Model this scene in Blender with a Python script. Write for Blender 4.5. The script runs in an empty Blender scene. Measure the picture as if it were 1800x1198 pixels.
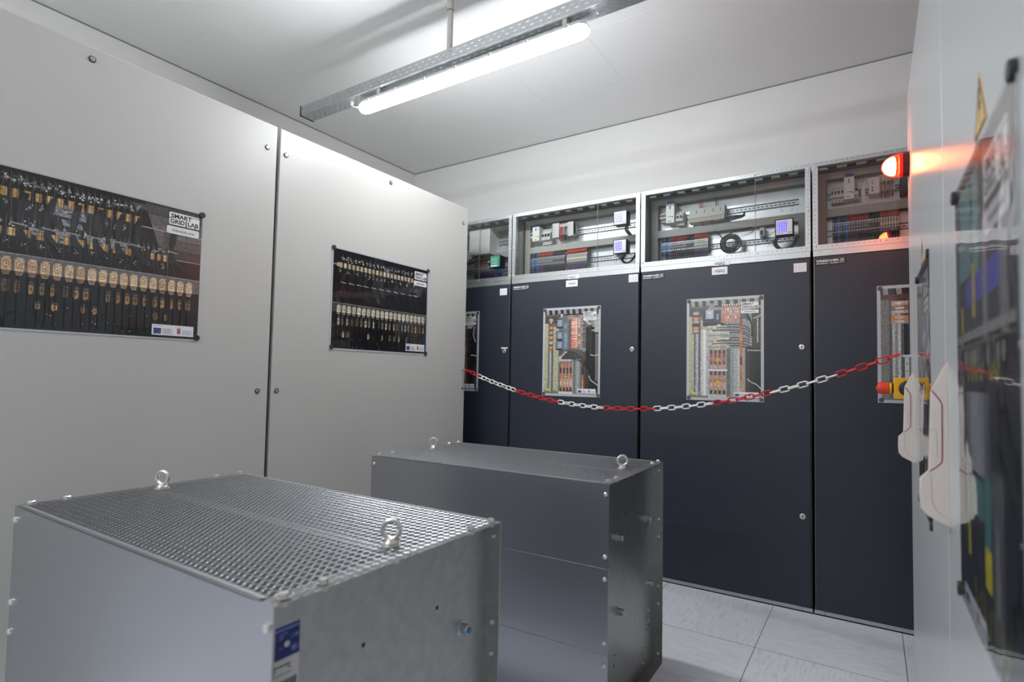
import bpy, math, random
from mathutils import Vector, Matrix
random.seed(7)
sc = bpy.context.scene
COL = sc.collection
PI = math.pi

# ------------------------------------------------------------------ colours / materials
def lin(c):
    return tuple(((v/255.0)/12.92 if v/255.0 <= 0.04045 else ((v/255.0+0.055)/1.055)**2.4) for v in c)
MATS = {}
def mat(name, rgb, rough=0.5, metal=0.0, coat=0.0, bump=0.0, bscale=200.0, var=0.0, vscale=20.0, spec=0.5, emit=None, estr=0.0, stretch=None, crough=0.05):
    if name in MATS: return MATS[name]
    m = bpy.data.materials.new(name); m.use_nodes = True
    nt = m.node_tree; b = nt.nodes['Principled BSDF']
    c = lin(rgb)+(1,)
    b.inputs['Base Color'].default_value = c
    b.inputs['Roughness'].default_value = rough
    b.inputs['Metallic'].default_value = metal
    b.inputs['Specular IOR Level'].default_value = spec
    b.inputs['Coat Weight'].default_value = coat
    b.inputs['Coat Roughness'].default_value = crough
    if emit:
        b.inputs['Emission Color'].default_value = lin(emit)+(1,)
        b.inputs['Emission Strength'].default_value = estr
    tc = nt.nodes.new('ShaderNodeTexCoord')
    vec = tc.outputs['Object']
    if stretch:
        mp = nt.nodes.new('ShaderNodeMapping'); mp.inputs['Scale'].default_value = stretch
        nt.links.new(vec, mp.inputs['Vector']); vec = mp.outputs['Vector']
    if bump:
        n = nt.nodes.new('ShaderNodeTexNoise'); n.inputs['Scale'].default_value = bscale; n.inputs['Detail'].default_value = 2
        bp = nt.nodes.new('ShaderNodeBump'); bp.inputs['Strength'].default_value = bump; bp.inputs['Distance'].default_value = 0.001
        nt.links.new(vec, n.inputs['Vector']); nt.links.new(n.outputs['Fac'], bp.inputs['Height']); nt.links.new(bp.outputs['Normal'], b.inputs['Normal'])
    if var:
        n = nt.nodes.new('ShaderNodeTexNoise'); n.inputs['Scale'].default_value = vscale; n.inputs['Detail'].default_value = 4
        r = nt.nodes.new('ShaderNodeValToRGB')
        r.color_ramp.elements[0].position = 0.3; r.color_ramp.elements[1].position = 0.7
        r.color_ramp.elements[0].color = tuple(v*(1-var) for v in c[:3])+(1,)
        r.color_ramp.elements[1].color = tuple(min(1, v*(1+var)) for v in c[:3])+(1,)
        nt.links.new(vec, n.inputs['Vector']); nt.links.new(n.outputs['Fac'], r.inputs['Fac']); nt.links.new(r.outputs['Color'], b.inputs['Base Color'])
        if metal > 0.5:
            mr = nt.nodes.new('ShaderNodeMapRange'); mr.inputs['To Min'].default_value = max(0.05, rough-0.08); mr.inputs['To Max'].default_value = rough+0.1
            nt.links.new(n.outputs['Fac'], mr.inputs['Value']); nt.links.new(mr.outputs['Result'], b.inputs['Roughness'])
    MATS[name] = m
    return m

plaster = mat('white_plaster', (222,221,220), 0.85, bump=0.12, bscale=60, var=0.012, vscale=3)
ceilm = mat('white_ceiling', (236,236,236), 0.8, bump=0.05, bscale=80, var=0.012, vscale=2)
joint = mat('shadow_joint', (130,130,132), 0.9)
seam = mat('ceiling_seam', (222,222,223), 0.9)
grey = mat('light_grey_powder_coat', (191,190,186), 0.34, bump=0.35, bscale=420, coat=0.0)
grey_r = mat('light_grey_gloss_coat', (200,203,204), 0.27, bump=0.03, bscale=6, stretch=(1,1,0.15))
dark = mat('anthracite_powder_coat', (41,46,57), 0.42, bump=0.35, bscale=500)
gap = mat('dark_gap', (18,18,19), 0.8)
galv = mat('galvanised_steel', (170,171,169), 0.36, 0.95, var=0.10, vscale=35)
galv_l = mat('bright_galvanised_steel', (188,191,193), 0.40, 0.85, var=0.05, vscale=60)
galv_m = mat('expanded_steel', (166,168,172), 0.36, 0.95)
galv_p = mat('galvanised_panel', (178,178,184), 0.30, 0.95)
plate_m = mat('mounting_plate_steel', (214,216,218), 0.3, 0.8, var=0.04, vscale=30)
zinc = mat('zinc_bolt', (226,224,220), 0.30, 0.85)
zincb = mat('blue_zinc_bolt', (188,196,202), 0.28, 1.0)
bluenut = mat('blue_nylon', (52,112,165), 0.5)
black = mat('black_plastic', (24,24,26), 0.45)
rubber = mat('dark_magnet', (48,46,46), 0.5)
magg = mat('grey_magnet', (84,86,88), 0.45, 0.3)
white = mat('white_plastic', (232,232,228), 0.4)
offw = mat('off_white_plastic', (206,206,200), 0.45)
ductm = mat('grey_duct_plastic', (168,166,158), 0.5)
ductd = mat('duct_slot', (88,86,84), 0.7)
blue = mat('blue_plastic', (38,120,190), 0.4)
dblue = mat('navy_plastic', (40,70,160), 0.4)
red = mat('red_plastic', (196,18,30), 0.35)
redw = mat('red_wire', (190,52,42), 0.5)
orangew = mat('orange_wire', (214,98,66), 0.5)
purple = mat('purple_wire', (88,56,104), 0.5)
dgrey = mat('dark_grey_plastic', (72,74,76), 0.5)
mgrey = mat('mid_grey_plastic', (132,133,134), 0.5)
beige = mat('beige_plastic', (222,204,176), 0.5)
yellow = mat('yellow_plastic', (240,178,10), 0.4)
lime = mat('green_yellow_wire', (170,190,40), 0.5)
redor = mat('red_orange_plastic', (226,66,34), 0.4)
cream = mat('cream_handle_plastic', (226,214,206), 0.25, coat=0.4)
maroon = mat('maroon_line', (140,22,66), 0.4)
groove = mat('handle_groove', (188,174,168), 0.5)
chainw = mat('white_chain_plastic', (236,232,228), 0.38)
chainr = mat('red_chain_plastic', (200,20,32), 0.35)
stick = mat('white_label', (232,233,235), 0.5)
ink = mat('black_ink', (26,26,30), 0.6)
inkg = mat('grey_ink', (150,150,155), 0.6)
cableb = mat('black_cable', (26,25,25), 0.5)
labelblue = mat('blue_rating_label', (8,28,100), 0.35, var=0.05)
labelwhite = mat('white_rating_label', (196,192,192), 0.45)
labeltxt = mat('pale_label_print', (104,122,186), 0.5)
signy = mat('yellow_warning_sign', (232,190,110), 0.4)
screen_b = mat('violet_lcd', (92,88,225), 0.3, emit=(112,108,255), estr=0.25)
screen_t = mat('pale_lcd_text', (214,214,252), 0.3, emit=(214,214,255), estr=0.12)
screen_g = mat('green_lcd_face', (64,132,112), 0.4, emit=(40,120,96), estr=0.15)
laminate = mat('clear_laminate', (186,190,194), 0.12, coat=0.6)
lampbody = mat('lamp_housing', (214,216,218), 0.4)
tubew = mat('painted_tube', (200,199,192), 0.5)
blackcap = mat('tray_edge_guard', (30,32,34), 0.6)

def emis(name, rgb, s):
    m = bpy.data.materials.new(name); m.use_nodes = True
    nt = m.node_tree; nt.nodes.clear()
    e = nt.nodes.new('ShaderNodeEmission'); e.inputs['Color'].default_value = tuple(rgb)+(1,); e.inputs['Strength'].default_value = s
    o = nt.nodes.new('ShaderNodeOutputMaterial'); nt.links.new(e.outputs[0], o.inputs[0]); return m
LAMP = 63.0
lampm = emis('lit_diffuser', (0.94,0.975,1.0), LAMP)
beam = emis('lit_beacon_core', (1.0,0.36,0.16), 62.0)

def pane(name, tint, ior=1.5, rough=0.0, gl=1.0):
    m = bpy.data.materials.new(name); m.use_nodes = True
    nt = m.node_tree; nt.nodes.clear()
    t = nt.nodes.new('ShaderNodeBsdfTransparent'); t.inputs['Color'].default_value = tuple(tint)+(1,)
    g = nt.nodes.new('ShaderNodeBsdfGlossy'); g.inputs['Roughness'].default_value = rough
    f = nt.nodes.new('ShaderNodeFresnel'); f.inputs['IOR'].default_value = ior
    mx = nt.nodes.new('ShaderNodeMixShader'); o = nt.nodes.new('ShaderNodeOutputMaterial')
    nt.links.new(f.outputs[0], mx.inputs[0]); nt.links.new(t.outputs[0], mx.inputs[1]); nt.links.new(g.outputs[0], mx.inputs[2]); nt.links.new(mx.outputs[0], o.inputs[0])
    return m
acrylic = pane('clear_acrylic', (0.93,0.94,0.94), 1.45, 0.01)
def lens_mat():
    m = bpy.data.materials.new('red_beacon_lens'); m.use_nodes = True
    nt = m.node_tree; nt.nodes.clear()
    t = nt.nodes.new('ShaderNodeBsdfTransparent'); t.inputs['Color'].default_value = (1.0,0.5,0.3,1)
    g = nt.nodes.new('ShaderNodeBsdfGlossy'); g.inputs['Roughness'].default_value = 0.1
    e = nt.nodes.new('ShaderNodeEmission'); e.inputs['Color'].default_value = (1.0,0.05,0.02,1); e.inputs['Strength'].default_value = 1.1
    f = nt.nodes.new('ShaderNodeFresnel'); mx = nt.nodes.new('ShaderNodeMixShader'); ad = nt.nodes.new('ShaderNodeAddShader')
    o = nt.nodes.new('ShaderNodeOutputMaterial')
    nt.links.new(t.outputs[0], ad.inputs[0]); nt.links.new(e.outputs[0], ad.inputs[1])
    nt.links.new(f.outputs[0], mx.inputs[0]); nt.links.new(ad.outputs[0], mx.inputs[1]); nt.links.new(g.outputs[0], mx.inputs[2]); nt.links.new(mx.outputs[0], o.inputs[0])
    return m
lensm = lens_mat()
def print_mat():
    m = bpy.data.materials.new('printed_photo'); m.use_nodes = True
    nt = m.node_tree; b = nt.nodes['Principled BSDF']
    a = nt.nodes.new('ShaderNodeAttribute'); a.attribute_name = 'Col'
    tc = nt.nodes.new('ShaderNodeTexCoord')
    n1 = nt.nodes.new('ShaderNodeTexNoise'); n1.inputs['Scale'].default_value = 95.0; n1.inputs['Detail'].default_value = 6; n1.inputs['Roughness'].default_value = 0.75
    nt.links.new(tc.outputs['Object'], n1.inputs['Vector'])
    mr = nt.nodes.new('ShaderNodeMapRange'); mr.inputs['From Min'].default_value = 0.32; mr.inputs['From Max'].default_value = 0.68; mr.inputs['To Min'].default_value = 0.45; mr.inputs['To Max'].default_value = 1.3
    nt.links.new(n1.outputs['Fac'], mr.inputs['Value'])
    sp = nt.nodes.new('ShaderNodeSeparateColor'); nt.links.new(a.outputs['Color'], sp.inputs[0])
    mn = nt.nodes.new('ShaderNodeMath'); mn.operation = 'MINIMUM'; nt.links.new(sp.outputs[0], mn.inputs[0]); nt.links.new(sp.outputs[2], mn.inputs[1])
    lt = nt.nodes.new('ShaderNodeMath'); lt.operation = 'LESS_THAN'; lt.inputs[1].default_value = 0.70; nt.links.new(mn.outputs[0], lt.inputs[0])
    mxx = nt.nodes.new('ShaderNodeMix'); mxx.data_type = 'RGBA'; mxx.blend_type = 'MULTIPLY'
    nt.links.new(lt.outputs[0], mxx.inputs[0]); nt.links.new(a.outputs['Color'], mxx.inputs[6]); nt.links.new(mr.outputs['Result'], mxx.inputs[7]); nt.links.new(mxx.outputs[2], b.inputs['Base Color'])
    b.inputs['Roughness'].default_value = 0.3; b.inputs['Coat Weight'].default_value = 1.0; b.inputs['Coat Roughness'].default_value = 0.03
    n = nt.nodes.new('ShaderNodeTexNoise'); n.inputs['Scale'].default_value = 5.0
    nt.links.new(tc.outputs['Object'], n.inputs['Vector'])
    bp = nt.nodes.new('ShaderNodeBump'); bp.inputs['Strength'].default_value = 0.5; bp.inputs['Distance'].default_value = 0.006
    nt.links.new(n.outputs['Fac'], bp.inputs['Height']); nt.links.new(bp.outputs['Normal'], b.inputs['Coat Normal'])
    return m
printm = print_mat()
def floor_mat():
    m = bpy.data.materials.new('marbled_vinyl_tiles'); m.use_nodes = True
    nt = m.node_tree; N = nt.nodes; L = nt.links; b = N['Principled BSDF']
    tc = N.new('ShaderNodeTexCoord')
    sx = N.new('ShaderNodeSeparateXYZ'); L.new(tc.outputs['Object'], sx.inputs[0])
    T = 0.5985; T2 = 0.565
    def mth(op, a, bv=None, c=None):
        n = N.new('ShaderNodeMath'); n.operation = op
        for i, v in enumerate((a, bv, c)):
            if v is None: continue
            if isinstance(v, (int, float)): n.inputs[i].default_value = v
            else: L.new(v, n.inputs[i])
        return n.outputs[0]
    u = mth('DIVIDE', mth('ADD', sx.outputs[0], 0.476+T*20), T)
    v = mth('DIVIDE', mth('SUBTRACT', sx.outputs[1], 2.764-T2*20), T2)
    fu = mth('FRACT', u); fv = mth('FRACT', v)
    du = mth('ABSOLUTE', mth('SUBTRACT', mth('ABSOLUTE', mth('SUBTRACT', fu, 0.5)), 0.5))
    dv = mth('ABSOLUTE', mth('SUBTRACT', mth('ABSOLUTE', mth('SUBTRACT', fv, 0.5)), 0.5))
    line = mth('LESS_THAN', mth('MINIMUM', du, dv), 0.0026)
    par = mth('MODULO', mth('ADD', mth('FLOOR', u), mth('FLOOR', v)), 2.0)
    # streaks run along x on one tile, along y on its neighbour
    m1 = N.new('ShaderNodeMapping'); m1.inputs['Scale'].default_value = (10, 110, 1)
    m2 = N.new('ShaderNodeMapping'); m2.inputs['Scale'].default_value = (110, 10, 1)
    L.new(tc.outputs['Object'], m1.inputs[0]); L.new(tc.outputs['Object'], m2.inputs[0])
    n1 = N.new('ShaderNodeTexNoise'); n2 = N.new('ShaderNodeTexNoise')
    for n, mm in ((n1, m1), (n2, m2)):
        n.inputs['Scale'].default_value = 1.0; n.inputs['Detail'].default_value = 4; n.inputs['Distortion'].default_value = 0.6; L.new(mm.outputs[0], n.inputs['Vector'])
    mx = N.new('ShaderNodeMix'); mx.data_type = 'FLOAT'
    L.new(par, mx.inputs[0]); L.new(n1.outputs['Fac'], mx.inputs[2]); L.new(n2.outputs['Fac'], mx.inputs[3])
    r = N.new('ShaderNodeValToRGB'); r.color_ramp.elements[0].position = 0.32; r.color_ramp.elements[1].position = 0.50
    r.color_ramp.elements[0].color = lin((208,213,219))+(1,); r.color_ramp.elements[1].color = lin((228,233,239))+(1,)
    L.new(mx.outputs[0], r.inputs[0])
    mc = N.new('ShaderNodeMix'); mc.data_type = 'RGBA'; mc.inputs[7].default_value = lin((70,74,78))+(1,)
    L.new(line, mc.inputs[0]); L.new(r.outputs[0], mc.inputs[6]); L.new(mc.outputs[2], b.inputs['Base Color'])
    b.inputs['Roughness'].default_value = 0.32
    return m
floorm = floor_mat()

# ------------------------------------------------------------------ mesh builder
def axes(n):
    n = Vector(n).normalized()
    a = Vector((0,0,1)) if abs(n.z) < 0.9 else Vector((1,0,0))
    u = a.cross(n).normalized(); return u, n.cross(u), n
class MB:
    def __init__(s): s.v = []; s.f = []; s.m = []; s.c = []
    def face(s, pts, m=0, c=None):
        k = len(s.v); s.v += [tuple(p) for p in pts]; s.f.append(tuple(range(k, k+len(pts)))); s.m.append(m); s.c.append(c)
    def box(s, a, b, m=0):
        x0,y0,z0 = (min(a[i],b[i]) for i in range(3)); x1,y1,z1 = (max(a[i],b[i]) for i in range(3))
        k = len(s.v); s.v += [(x0,y0,z0),(x1,y0,z0),(x1,y1,z0),(x0,y1,z0),(x0,y0,z1),(x1,y0,z1),(x1,y1,z1),(x0,y1,z1)]
        for q in ((0,3,2,1),(4,5,6,7),(0,1,5,4),(1,2,6,5),(2,3,7,6),(3,0,4,7)):
            s.f.append(tuple(k+i for i in q)); s.m.append(m); s.c.append(None)
        return s
    def rings(s, rs, m=0, cap0=True, cap1=True, closed=False):
        k = len(s.v); n = len(rs[0])
        for r in rs: s.v += [tuple(p) for p in r]
        R = len(rs)
        for i in range(R if closed else R-1):
            a = k+i*n; b = k+((i+1) % R)*n
            for j in range(n):
                s.f.append((a+j, a+(j+1)%n, b+(j+1)%n, b+j)); s.m.append(m); s.c.append(None)
        if not closed:
            if cap0: s.f.append(tuple(k+j for j in reversed(range(n)))); s.m.append(m); s.c.append(None)
            if cap1: s.f.append(tuple(k+(R-1)*n+j for j in range(n))); s.m.append(m); s.c.append(None)
        return s
    def lathe(s, base, ax, prof, seg=20, m=0, rot=0.0):
        u, w, n = axes(ax); base = Vector(base)
        rs = []
        for r, h in prof:
            rs.append([base+n*h+(u*math.cos(2*PI*j/seg+rot)+w*math.sin(2*PI*j/seg+rot))*max(r,1e-5) for j in range(seg)])
        return s.rings(rs, m)
    def cyl(s, base, ax, r, h, seg=20, m=0): return s.lathe(base, ax, [(r,0),(r,h)], seg, m)
    def tube(s, pts, r, seg=8, m=0, closed=False):
        pts = [Vector(p) for p in pts]; n = len(pts); rs = []; prev = None
        for i, p in enumerate(pts):
            t = (pts[(i+1)%n]-pts[i-1]) if closed else (pts[min(i+1,n-1)]-pts[max(i-1,0)])
            t.normalize()
            if prev is None: u = axes(t)[0]
            else: u = (prev-t*prev.dot(t)).normalized()
            prev = u; w = t.cross(u)
            rs.append([p+(u*math.cos(2*PI*j/seg)+w*math.sin(2*PI*j/seg))*r for j in range(seg)])
        return s.rings(rs, m, closed=closed)
    def prism(s, poly, fn, d0, d1, m=0):
        """poly in (u,v); fn(u,v,d)->point"""
        return s.rings([[fn(u,v,d0) for u,v in poly],[fn(u,v,d1) for u,v in poly]], m)
    def torus(s, c, ax, R, r, seg=28, rs=10, m=0, sz=1.0):
        u, w, n = axes(ax); c = Vector(c)
        return s.tube([c+(u*math.cos(2*PI*i/seg)+w*math.sin(2*PI*i/seg)*sz)*R for i in range(seg)], r, rs, m, True)
    def text(s, txt, fn, u0, v0, w, h, m=0, d=0.0, bold=0.0, c=None):
        V, F = glyphs(txt, bold)
        k = len(s.v); s.v += [tuple(fn(u0+x*w, v0+y*h, d)) for x, y in V]
        for f in F: s.f.append(tuple(k+i for i in f)); s.m.append(m); s.c.append(c)
        return s
    def build(s, name, mats, parent=None, org=None, bevel=0.0, smooth=True, kind=None, label=None):
        if not isinstance(mats, (list, tuple)): mats = [mats]
        if parent is not None: o_ = Vector(ORG.get(parent.name, (0,0,0)))
        else: o_ = Vector(org) if org is not None else Vector((0,0,0))
        me = bpy.data.meshes.new(name)
        me.from_pydata([(v[0]-o_.x, v[1]-o_.y, v[2]-o_.z) for v in s.v], [], s.f)
        for mm in mats: me.materials.append(mm)
        me.polygons.foreach_set('material_index', s.m)
        if any(c is not None for c in s.c):
            at = me.color_attributes.new('Col', 'FLOAT_COLOR', 'CORNER'); data = []
            for f, c in zip(s.f, s.c): data += list((tuple(c or (0.5,0.5,0.5))+(1,))*len(f))
            at.data.foreach_set('color', data)
        me.update()
        if smooth:
            me.polygons.foreach_set('use_smooth', [True]*len(me.polygons))
            try: me.set_sharp_from_angle(angle=math.radians(35))
            except Exception: pass
        o = bpy.data.objects.new(name, me); COL.objects.link(o)
        if parent is not None: o.parent = parent; ORG[o.name] = tuple(o_)
        else: o.location = o_; ORG[o.name] = tuple(o_)
        if bevel:
            b = o.modifiers.new('edge', 'BEVEL'); b.width = bevel; b.segments = 2; b.limit_method = 'ANGLE'
        if kind: o['kind'] = kind
        if label: o['label'] = label
        return o
ORG = {}
_g = {}
def glyphs(txt, bold=0.0):
    key = (txt, bold)
    if key in _g: return _g[key]
    cu = bpy.data.curves.new('t', 'FONT'); cu.body = txt; cu.offset = bold; cu.resolution_u = 3
    ob = bpy.data.objects.new('t', cu); COL.objects.link(ob)
    dg = bpy.context.evaluated_depsgraph_get(); dg.update()
    me = bpy.data.meshes.new_from_object(ob.evaluated_get(dg))
    V = [(v.co.x, v.co.y) for v in me.vertices]; F = [tuple(p.vertices) for p in me.polygons]
    x0 = min(v[0] for v in V); x1 = max(v[0] for v in V); y0 = min(v[1] for v in V); y1 = max(v[1] for v in V)
    V = [((x-x0)/(x1-x0), (y-y0)/(y1-y0)) for x, y in V]
    bpy.data.objects.remove(ob); bpy.data.curves.remove(cu); bpy.data.meshes.remove(me)
    _g[key] = (V, F); return _g[key]
def tag(o, label, cat, group=None):
    o['label'] = label; o['category'] = cat
    if group: o['group'] = group
    return o
def thing(name, label, cat, loc=(0,0,0), group=None, rz=0.0, local=False):
    o = bpy.data.objects.new(name, None); COL.objects.link(o); o.location = loc; o.rotation_euler = (0,0,rz)
    o.empty_display_size = 0.05
    ORG[o.name] = (0,0,0) if local else tuple(loc)
    return tag(o, label, cat, group)
def struct(name, mb, m, **k):
    o = mb.build(name, m, smooth=False, **k); o['kind'] = 'structure'; return o
def inst(me_obj, name, parent, loc, rot=(0,0,0)):
    o = bpy.data.objects.new(name, me_obj); COL.objects.link(o); o.parent = parent
    g = ORG.get(parent.name, (0,0,0)); o.location = (loc[0]-g[0], loc[1]-g[1], loc[2]-g[2]); o.rotation_euler = rot; return o
# plane frames: (u right, v up, d towards the viewer)
YF = 3.322; XL = -2.50; XR = 0.1415
def fFront(u, v, d): return Vector((u, YF-d, v))
def fLeft(u, v, d): return Vector((XL+d, u, v))
def fRight(u, v, d): return Vector((XR-d, u, v))

def perforated(mb, fn, u0, u1, v0, v1, rows, slot, sh, pitch, th=0.0012, m=0, stag=None):
    """sheet with real slots; rows = list of v centres"""
    rows = sorted(rows); n = max(1, int((u1-u0)/pitch))
    for d in (0, -th):
        lo = v0
        for ri, rv in enumerate(rows):
            a = rv-sh/2; b = rv+sh/2
            if a > lo: mb.face([fn(u0,lo,d),fn(u1,lo,d),fn(u1,a,d),fn(u0,a,d)], m)
            off = (stag[ri] if stag else 0.0)
            cur = u0
            for i in range(n):
                s0 = u0+(i+0.5+off)*pitch-slot/2; s1 = s0+slot
                if s1 > u1-0.004: break
                mb.face([fn(cur,a,d),fn(s0,a,d),fn(s0,b,d),fn(cur,b,d)], m); cur = s1
            mb.face([fn(cur,a,d),fn(u1,a,d),fn(u1,b,d),fn(cur,b,d)], m)
            lo = b
        mb.face([fn(u0,lo,d),fn(u1,lo,d),fn(u1,v1,d),fn(u0,v1,d)], m)
    return mb

# ------------------------------------------------------------------ the room
CZ = 3.38; YB = 4.135; XW = -4.12; XE = 1.15; YN = -2.6
struct('floor', MB().box((XW-0.1,YN-0.1,-0.1),(XE+0.1,YB+0.1,0)), floorm)
struct('ceiling', MB().box((XW-0.1,YN-0.1,CZ),(XE+0.1,YB+0.1,CZ+0.1)), ceilm)
struct('wall_back', MB().box((XW-0.1,YB,0),(XE+0.1,YB+0.1,CZ)), plaster)
struct('wall_left', MB().box((XW-0.1,YN,0),(XW,YB,CZ)), plaster)
struct('wall_right', MB().box((XE,YN,0),(XE+0.1,YB,CZ)), plaster)
struct('wall_near', MB().box((XW-0.1,YN-0.1,0),(XE+0.1,YN,CZ)), plaster)
struct('trim_1', MB().box((XW,YB-0.004,CZ-0.007),(XE,YB,CZ)), joint)
struct('trim_2', MB().box((XW,YN,CZ-0.007),(XW+0.004,YB,CZ)), joint)
sm = MB()
for a, b in (((-1.45,2.922),(1.1,2.922)), ((-1.495,2.922),(-1.495,3.53)), ((-1.62,3.53),(-1.49,3.53)), ((-2.143,1.9),(-2.143,2.306)), ((-2.143,2.306),(-1.7,2.306)), ((-2.143,3.17),(-2.143,3.55)), ((-3.95,1.724),(-3.46,1.67)), ((-3.46,1.67),(-3.46,2.31))):
    if abs(a[0]-b[0]) > abs(a[1]-b[1]): sm.box((a[0],a[1]-0.0015,CZ-0.0008),(b[0],a[1]+0.0015,CZ))
    else: sm.box((a[0]-0.0015,a[1],CZ-0.0008),(a[0]+0.0015,b[1],CZ))
struct('trim_3', sm, seam)

# ------------------------------------------------------------------ left light grey cabinets
def screw_ring(fn, u, v, parent, r=0.0125):
    mb = MB()
    n = (fn(0,0,1)-fn(0,0,0))
    mb.lathe(fn(u,v,0), n, [(r,0),(r,0.0022),(r*0.86,0.003),(r*0.72,0.0022)], 20, 0)
    mb.lathe(fn(u,v,0.0015), n, [(r*0.62,0),(r*0.6,0.0032),(r*0.3,0.0036)], 16, 1)
    mb.lathe(fn(u,v,0.005), n, [(r*0.2,0),(r*0.18,0.0003)], 6, 2)
    return mb.build('screw', [dgrey, zinc, black], parent)
def grey_cab(y0, y1, label, screws):
    t = thing('cabinet', label, 'cabinet', (XL-0.4,(y0+y1)/2,0))
    p = MB().box((XL-0.022,y0,0.09),(XL,y1,2.467)).build('front_panel', grey, t, bevel=0.003)
    MB().box((XL-0.95,y0+0.012,0.0),(XL-0.022,y1-0.012,2.44)).build('carcass', grey, t, bevel=0.004)
    for u, v in screws: screw_ring(fLeft, u, v, p)
    return t
cabL1 = grey_cab(0.07, 1.566, 'light grey steel cabinet at the left edge of the photo, nearer of two', [(0.816,2.42),(1.517,2.345),(1.514,1.161),(0.12,2.345)])
cabL2 = grey_cab(1.584, 3.06, 'light grey steel cabinet next to the dark cabinets, its panel held by small ring screws', [(1.616,2.342),(2.311,2.424),(3.011,2.351),(1.613,1.162)])

# ------------------------------------------------------------------ dark switchgear cabinets
YP = 3.54       # mounting plate
YD = 3.48       # front of wiring ducts
def switch_cab(X0, X1, label, n, lock_bar=False, tagx=None, logo=True, na=None):
    t = thing('switchgear_cabinet', label, 'electrical cabinet', ((X0+X1)/2, YF+0.4, 0), 'dark switchgear cabinets along the back wall')
    # carcass
    b = MB()
    for x in (X0, X1-0.003): b.box((x,YF+0.022,0.0),(x+0.003,YB-0.1,2.455))
    b.box((X0,YB-0.103,0),(X1,YB-0.1,2.455))
    b.box((X0,YF+0.022,1.94),(X1,YB-0.1,1.99)); b.box((X0,YF+0.022,0.004),(X1,YF+0.03,1.94))
    b.build('carcass', [galv], t, smooth=False)
    top = MB(); perforated(top, lambda u,v,d: Vector((u,v,2.458+d)), X0, X1, YF+0.002, YB-0.1, [YF+0.088,YF+0.104], 0.046, 0.0075, 0.094)
    top.build('top_panel', galv, t, smooth=False)
    bm_ = MB().box((-0.022,0,0),(0.022,0.028,0.0065)).build('tmp', black, smooth=False); bd_ = bm_.data; bpy.data.objects.remove(bm_)
    for i in range(int((X1-X0)/0.094)): inst(bd_, 'vent_filter', t, (X0+(i+1)*0.094,YF+0.082,2.450))
    # perforated front frame
    f = MB(); w = 0.027
    f.box((X0,YF+0.001,2.444),(X1,YF+0.03,2.467)); f.box((X0,YF+0.001,1.974),(X1,YF+0.03,2.003))
    f.box((X0,YF+0.001,2.003),(X0+w,YF+0.03,2.444)); f.box((X1-w,YF+0.001,2.003),(X1,YF+0.03,2.444))
    x = X0+0.02
    while x < X1-0.015:
        for z in (2.4585, 1.992): f.lathe((x,YF+0.001,z),(0,-1,0),[(0.0024,0),(0.0022,0.0003)],6,1)
        x += 0.025
    z = 2.02
    while z < 2.44:
        for xx in (X0+0.012, X1-0.012): f.lathe((xx,YF+0.001,z),(0,-1,0),[(0.0024,0),(0.0022,0.0003)],6,1)
        z += 0.025
    for xx in (X0+0.012, X1-0.012):
        for z in (2.003, 2.21, 2.44): f.lathe((xx,YF+0.001,z),(0,-1,0),[(0.006,0),(0.006,0.003),(0.004,0.0042)],8,2)
    for xx in (X0+0.33,X0+0.52,X0+0.7):
        for z in (2.4545,1.990): f.lathe((xx,YF+0.001,z),(0,-1,0),[(0.0055,0),(0.0055,0.003),(0.004,0.0042)],8,2)
    f.build('perforated_frame', [galv_l, gap, zinc], t, smooth=False)
    MB().box((X0+0.002,YF+0.002,1.941),(X1-0.002,YF+0.02,1.973)).build('rail_band', galv_l, t, smooth=False)
    # acrylic cover in two panes
    xs = X0+0.70
    for a, c, dy in ((X0+w-0.006, xs+0.006, 0.0085), (xs, X1-w+0.006, 0.0045)):
        MB().box((a,YF+dy,1.998),(c,YF+dy+0.003,2.449)).build('cover_pane', acrylic, t, smooth=False)
    MB().box((xs-0.001,YF+0.004,2.003),(xs+0.001,YF+0.0085,2.444)).build('pane_edge', mgrey, t, smooth=False)
    # interior
    MB().box((X0+0.004,YP,2.0),(X1-0.004,YP+0.003,2.45)).build('mounting_plate', plate_m, t, smooth=False)
    d = MB()
    def duct(x0, x1, z0, z1, horiz):
        d.box((x0,YD,z0),(x1,YP,z1),0)
        if horiz:
            x = x0+0.006
            while x < x1-0.006:
                d.box((x,YD+0.008,z0-0.0004),(x+0.005,YP-0.006,z0),1); x += 0.0125
        else:
            z = z0+0.01
            while z < z1-0.01:
                d.box((x1,YD+0.008,z),(x1+0.0004,YP-0.006,z+0.005),1); z += 0.0125
    duct(X0+0.012, X0+0.058, 2.0, 2.45, False)
    duct(X0+0.058, X1-0.03, 2.193, 2.240, True)
    duct(X0+0.058, X1-0.03, 2.412, 2.452, True)
    duct(X1-0.078, X1-0.03, 2.0, 2.193, False)
    d.build('cable_duct', [ductm, ductd], t, smooth=False)
    r = MB()
    for z in (2.324, 2.109):
        r.box((X0+0.06,YP-0.002,z-0.0175),(X1-0.08,YP,z+0.0175),0)
        r.box((X0+0.06,YP-0.009,z-0.0175),(X1-0.08,YP-0.002,z-0.0135),0); r.box((X0+0.06,YP-0.009,z+0.0135),(X1-0.08,YP-0.002,z+0.0175),0)
        r.box((X0+0.06,YP-0.0093,z-0.0176),(X1-0.08,YP-0.009,z-0.0135),1); r.box((X0+0.06,YP-0.0093,z+0.0135),(X1-0.08,YP-0.009,z+0.0176),1)
        x = X0+0.1
        while x < X1-0.1: r.box((x,YP-0.0025,z-0.003),(x+0.015,YP-0.002,z+0.003),2); x += 0.025
    r.build('mounting_rail', [galv_l, dgrey, gap], t, smooth=False)
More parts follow.
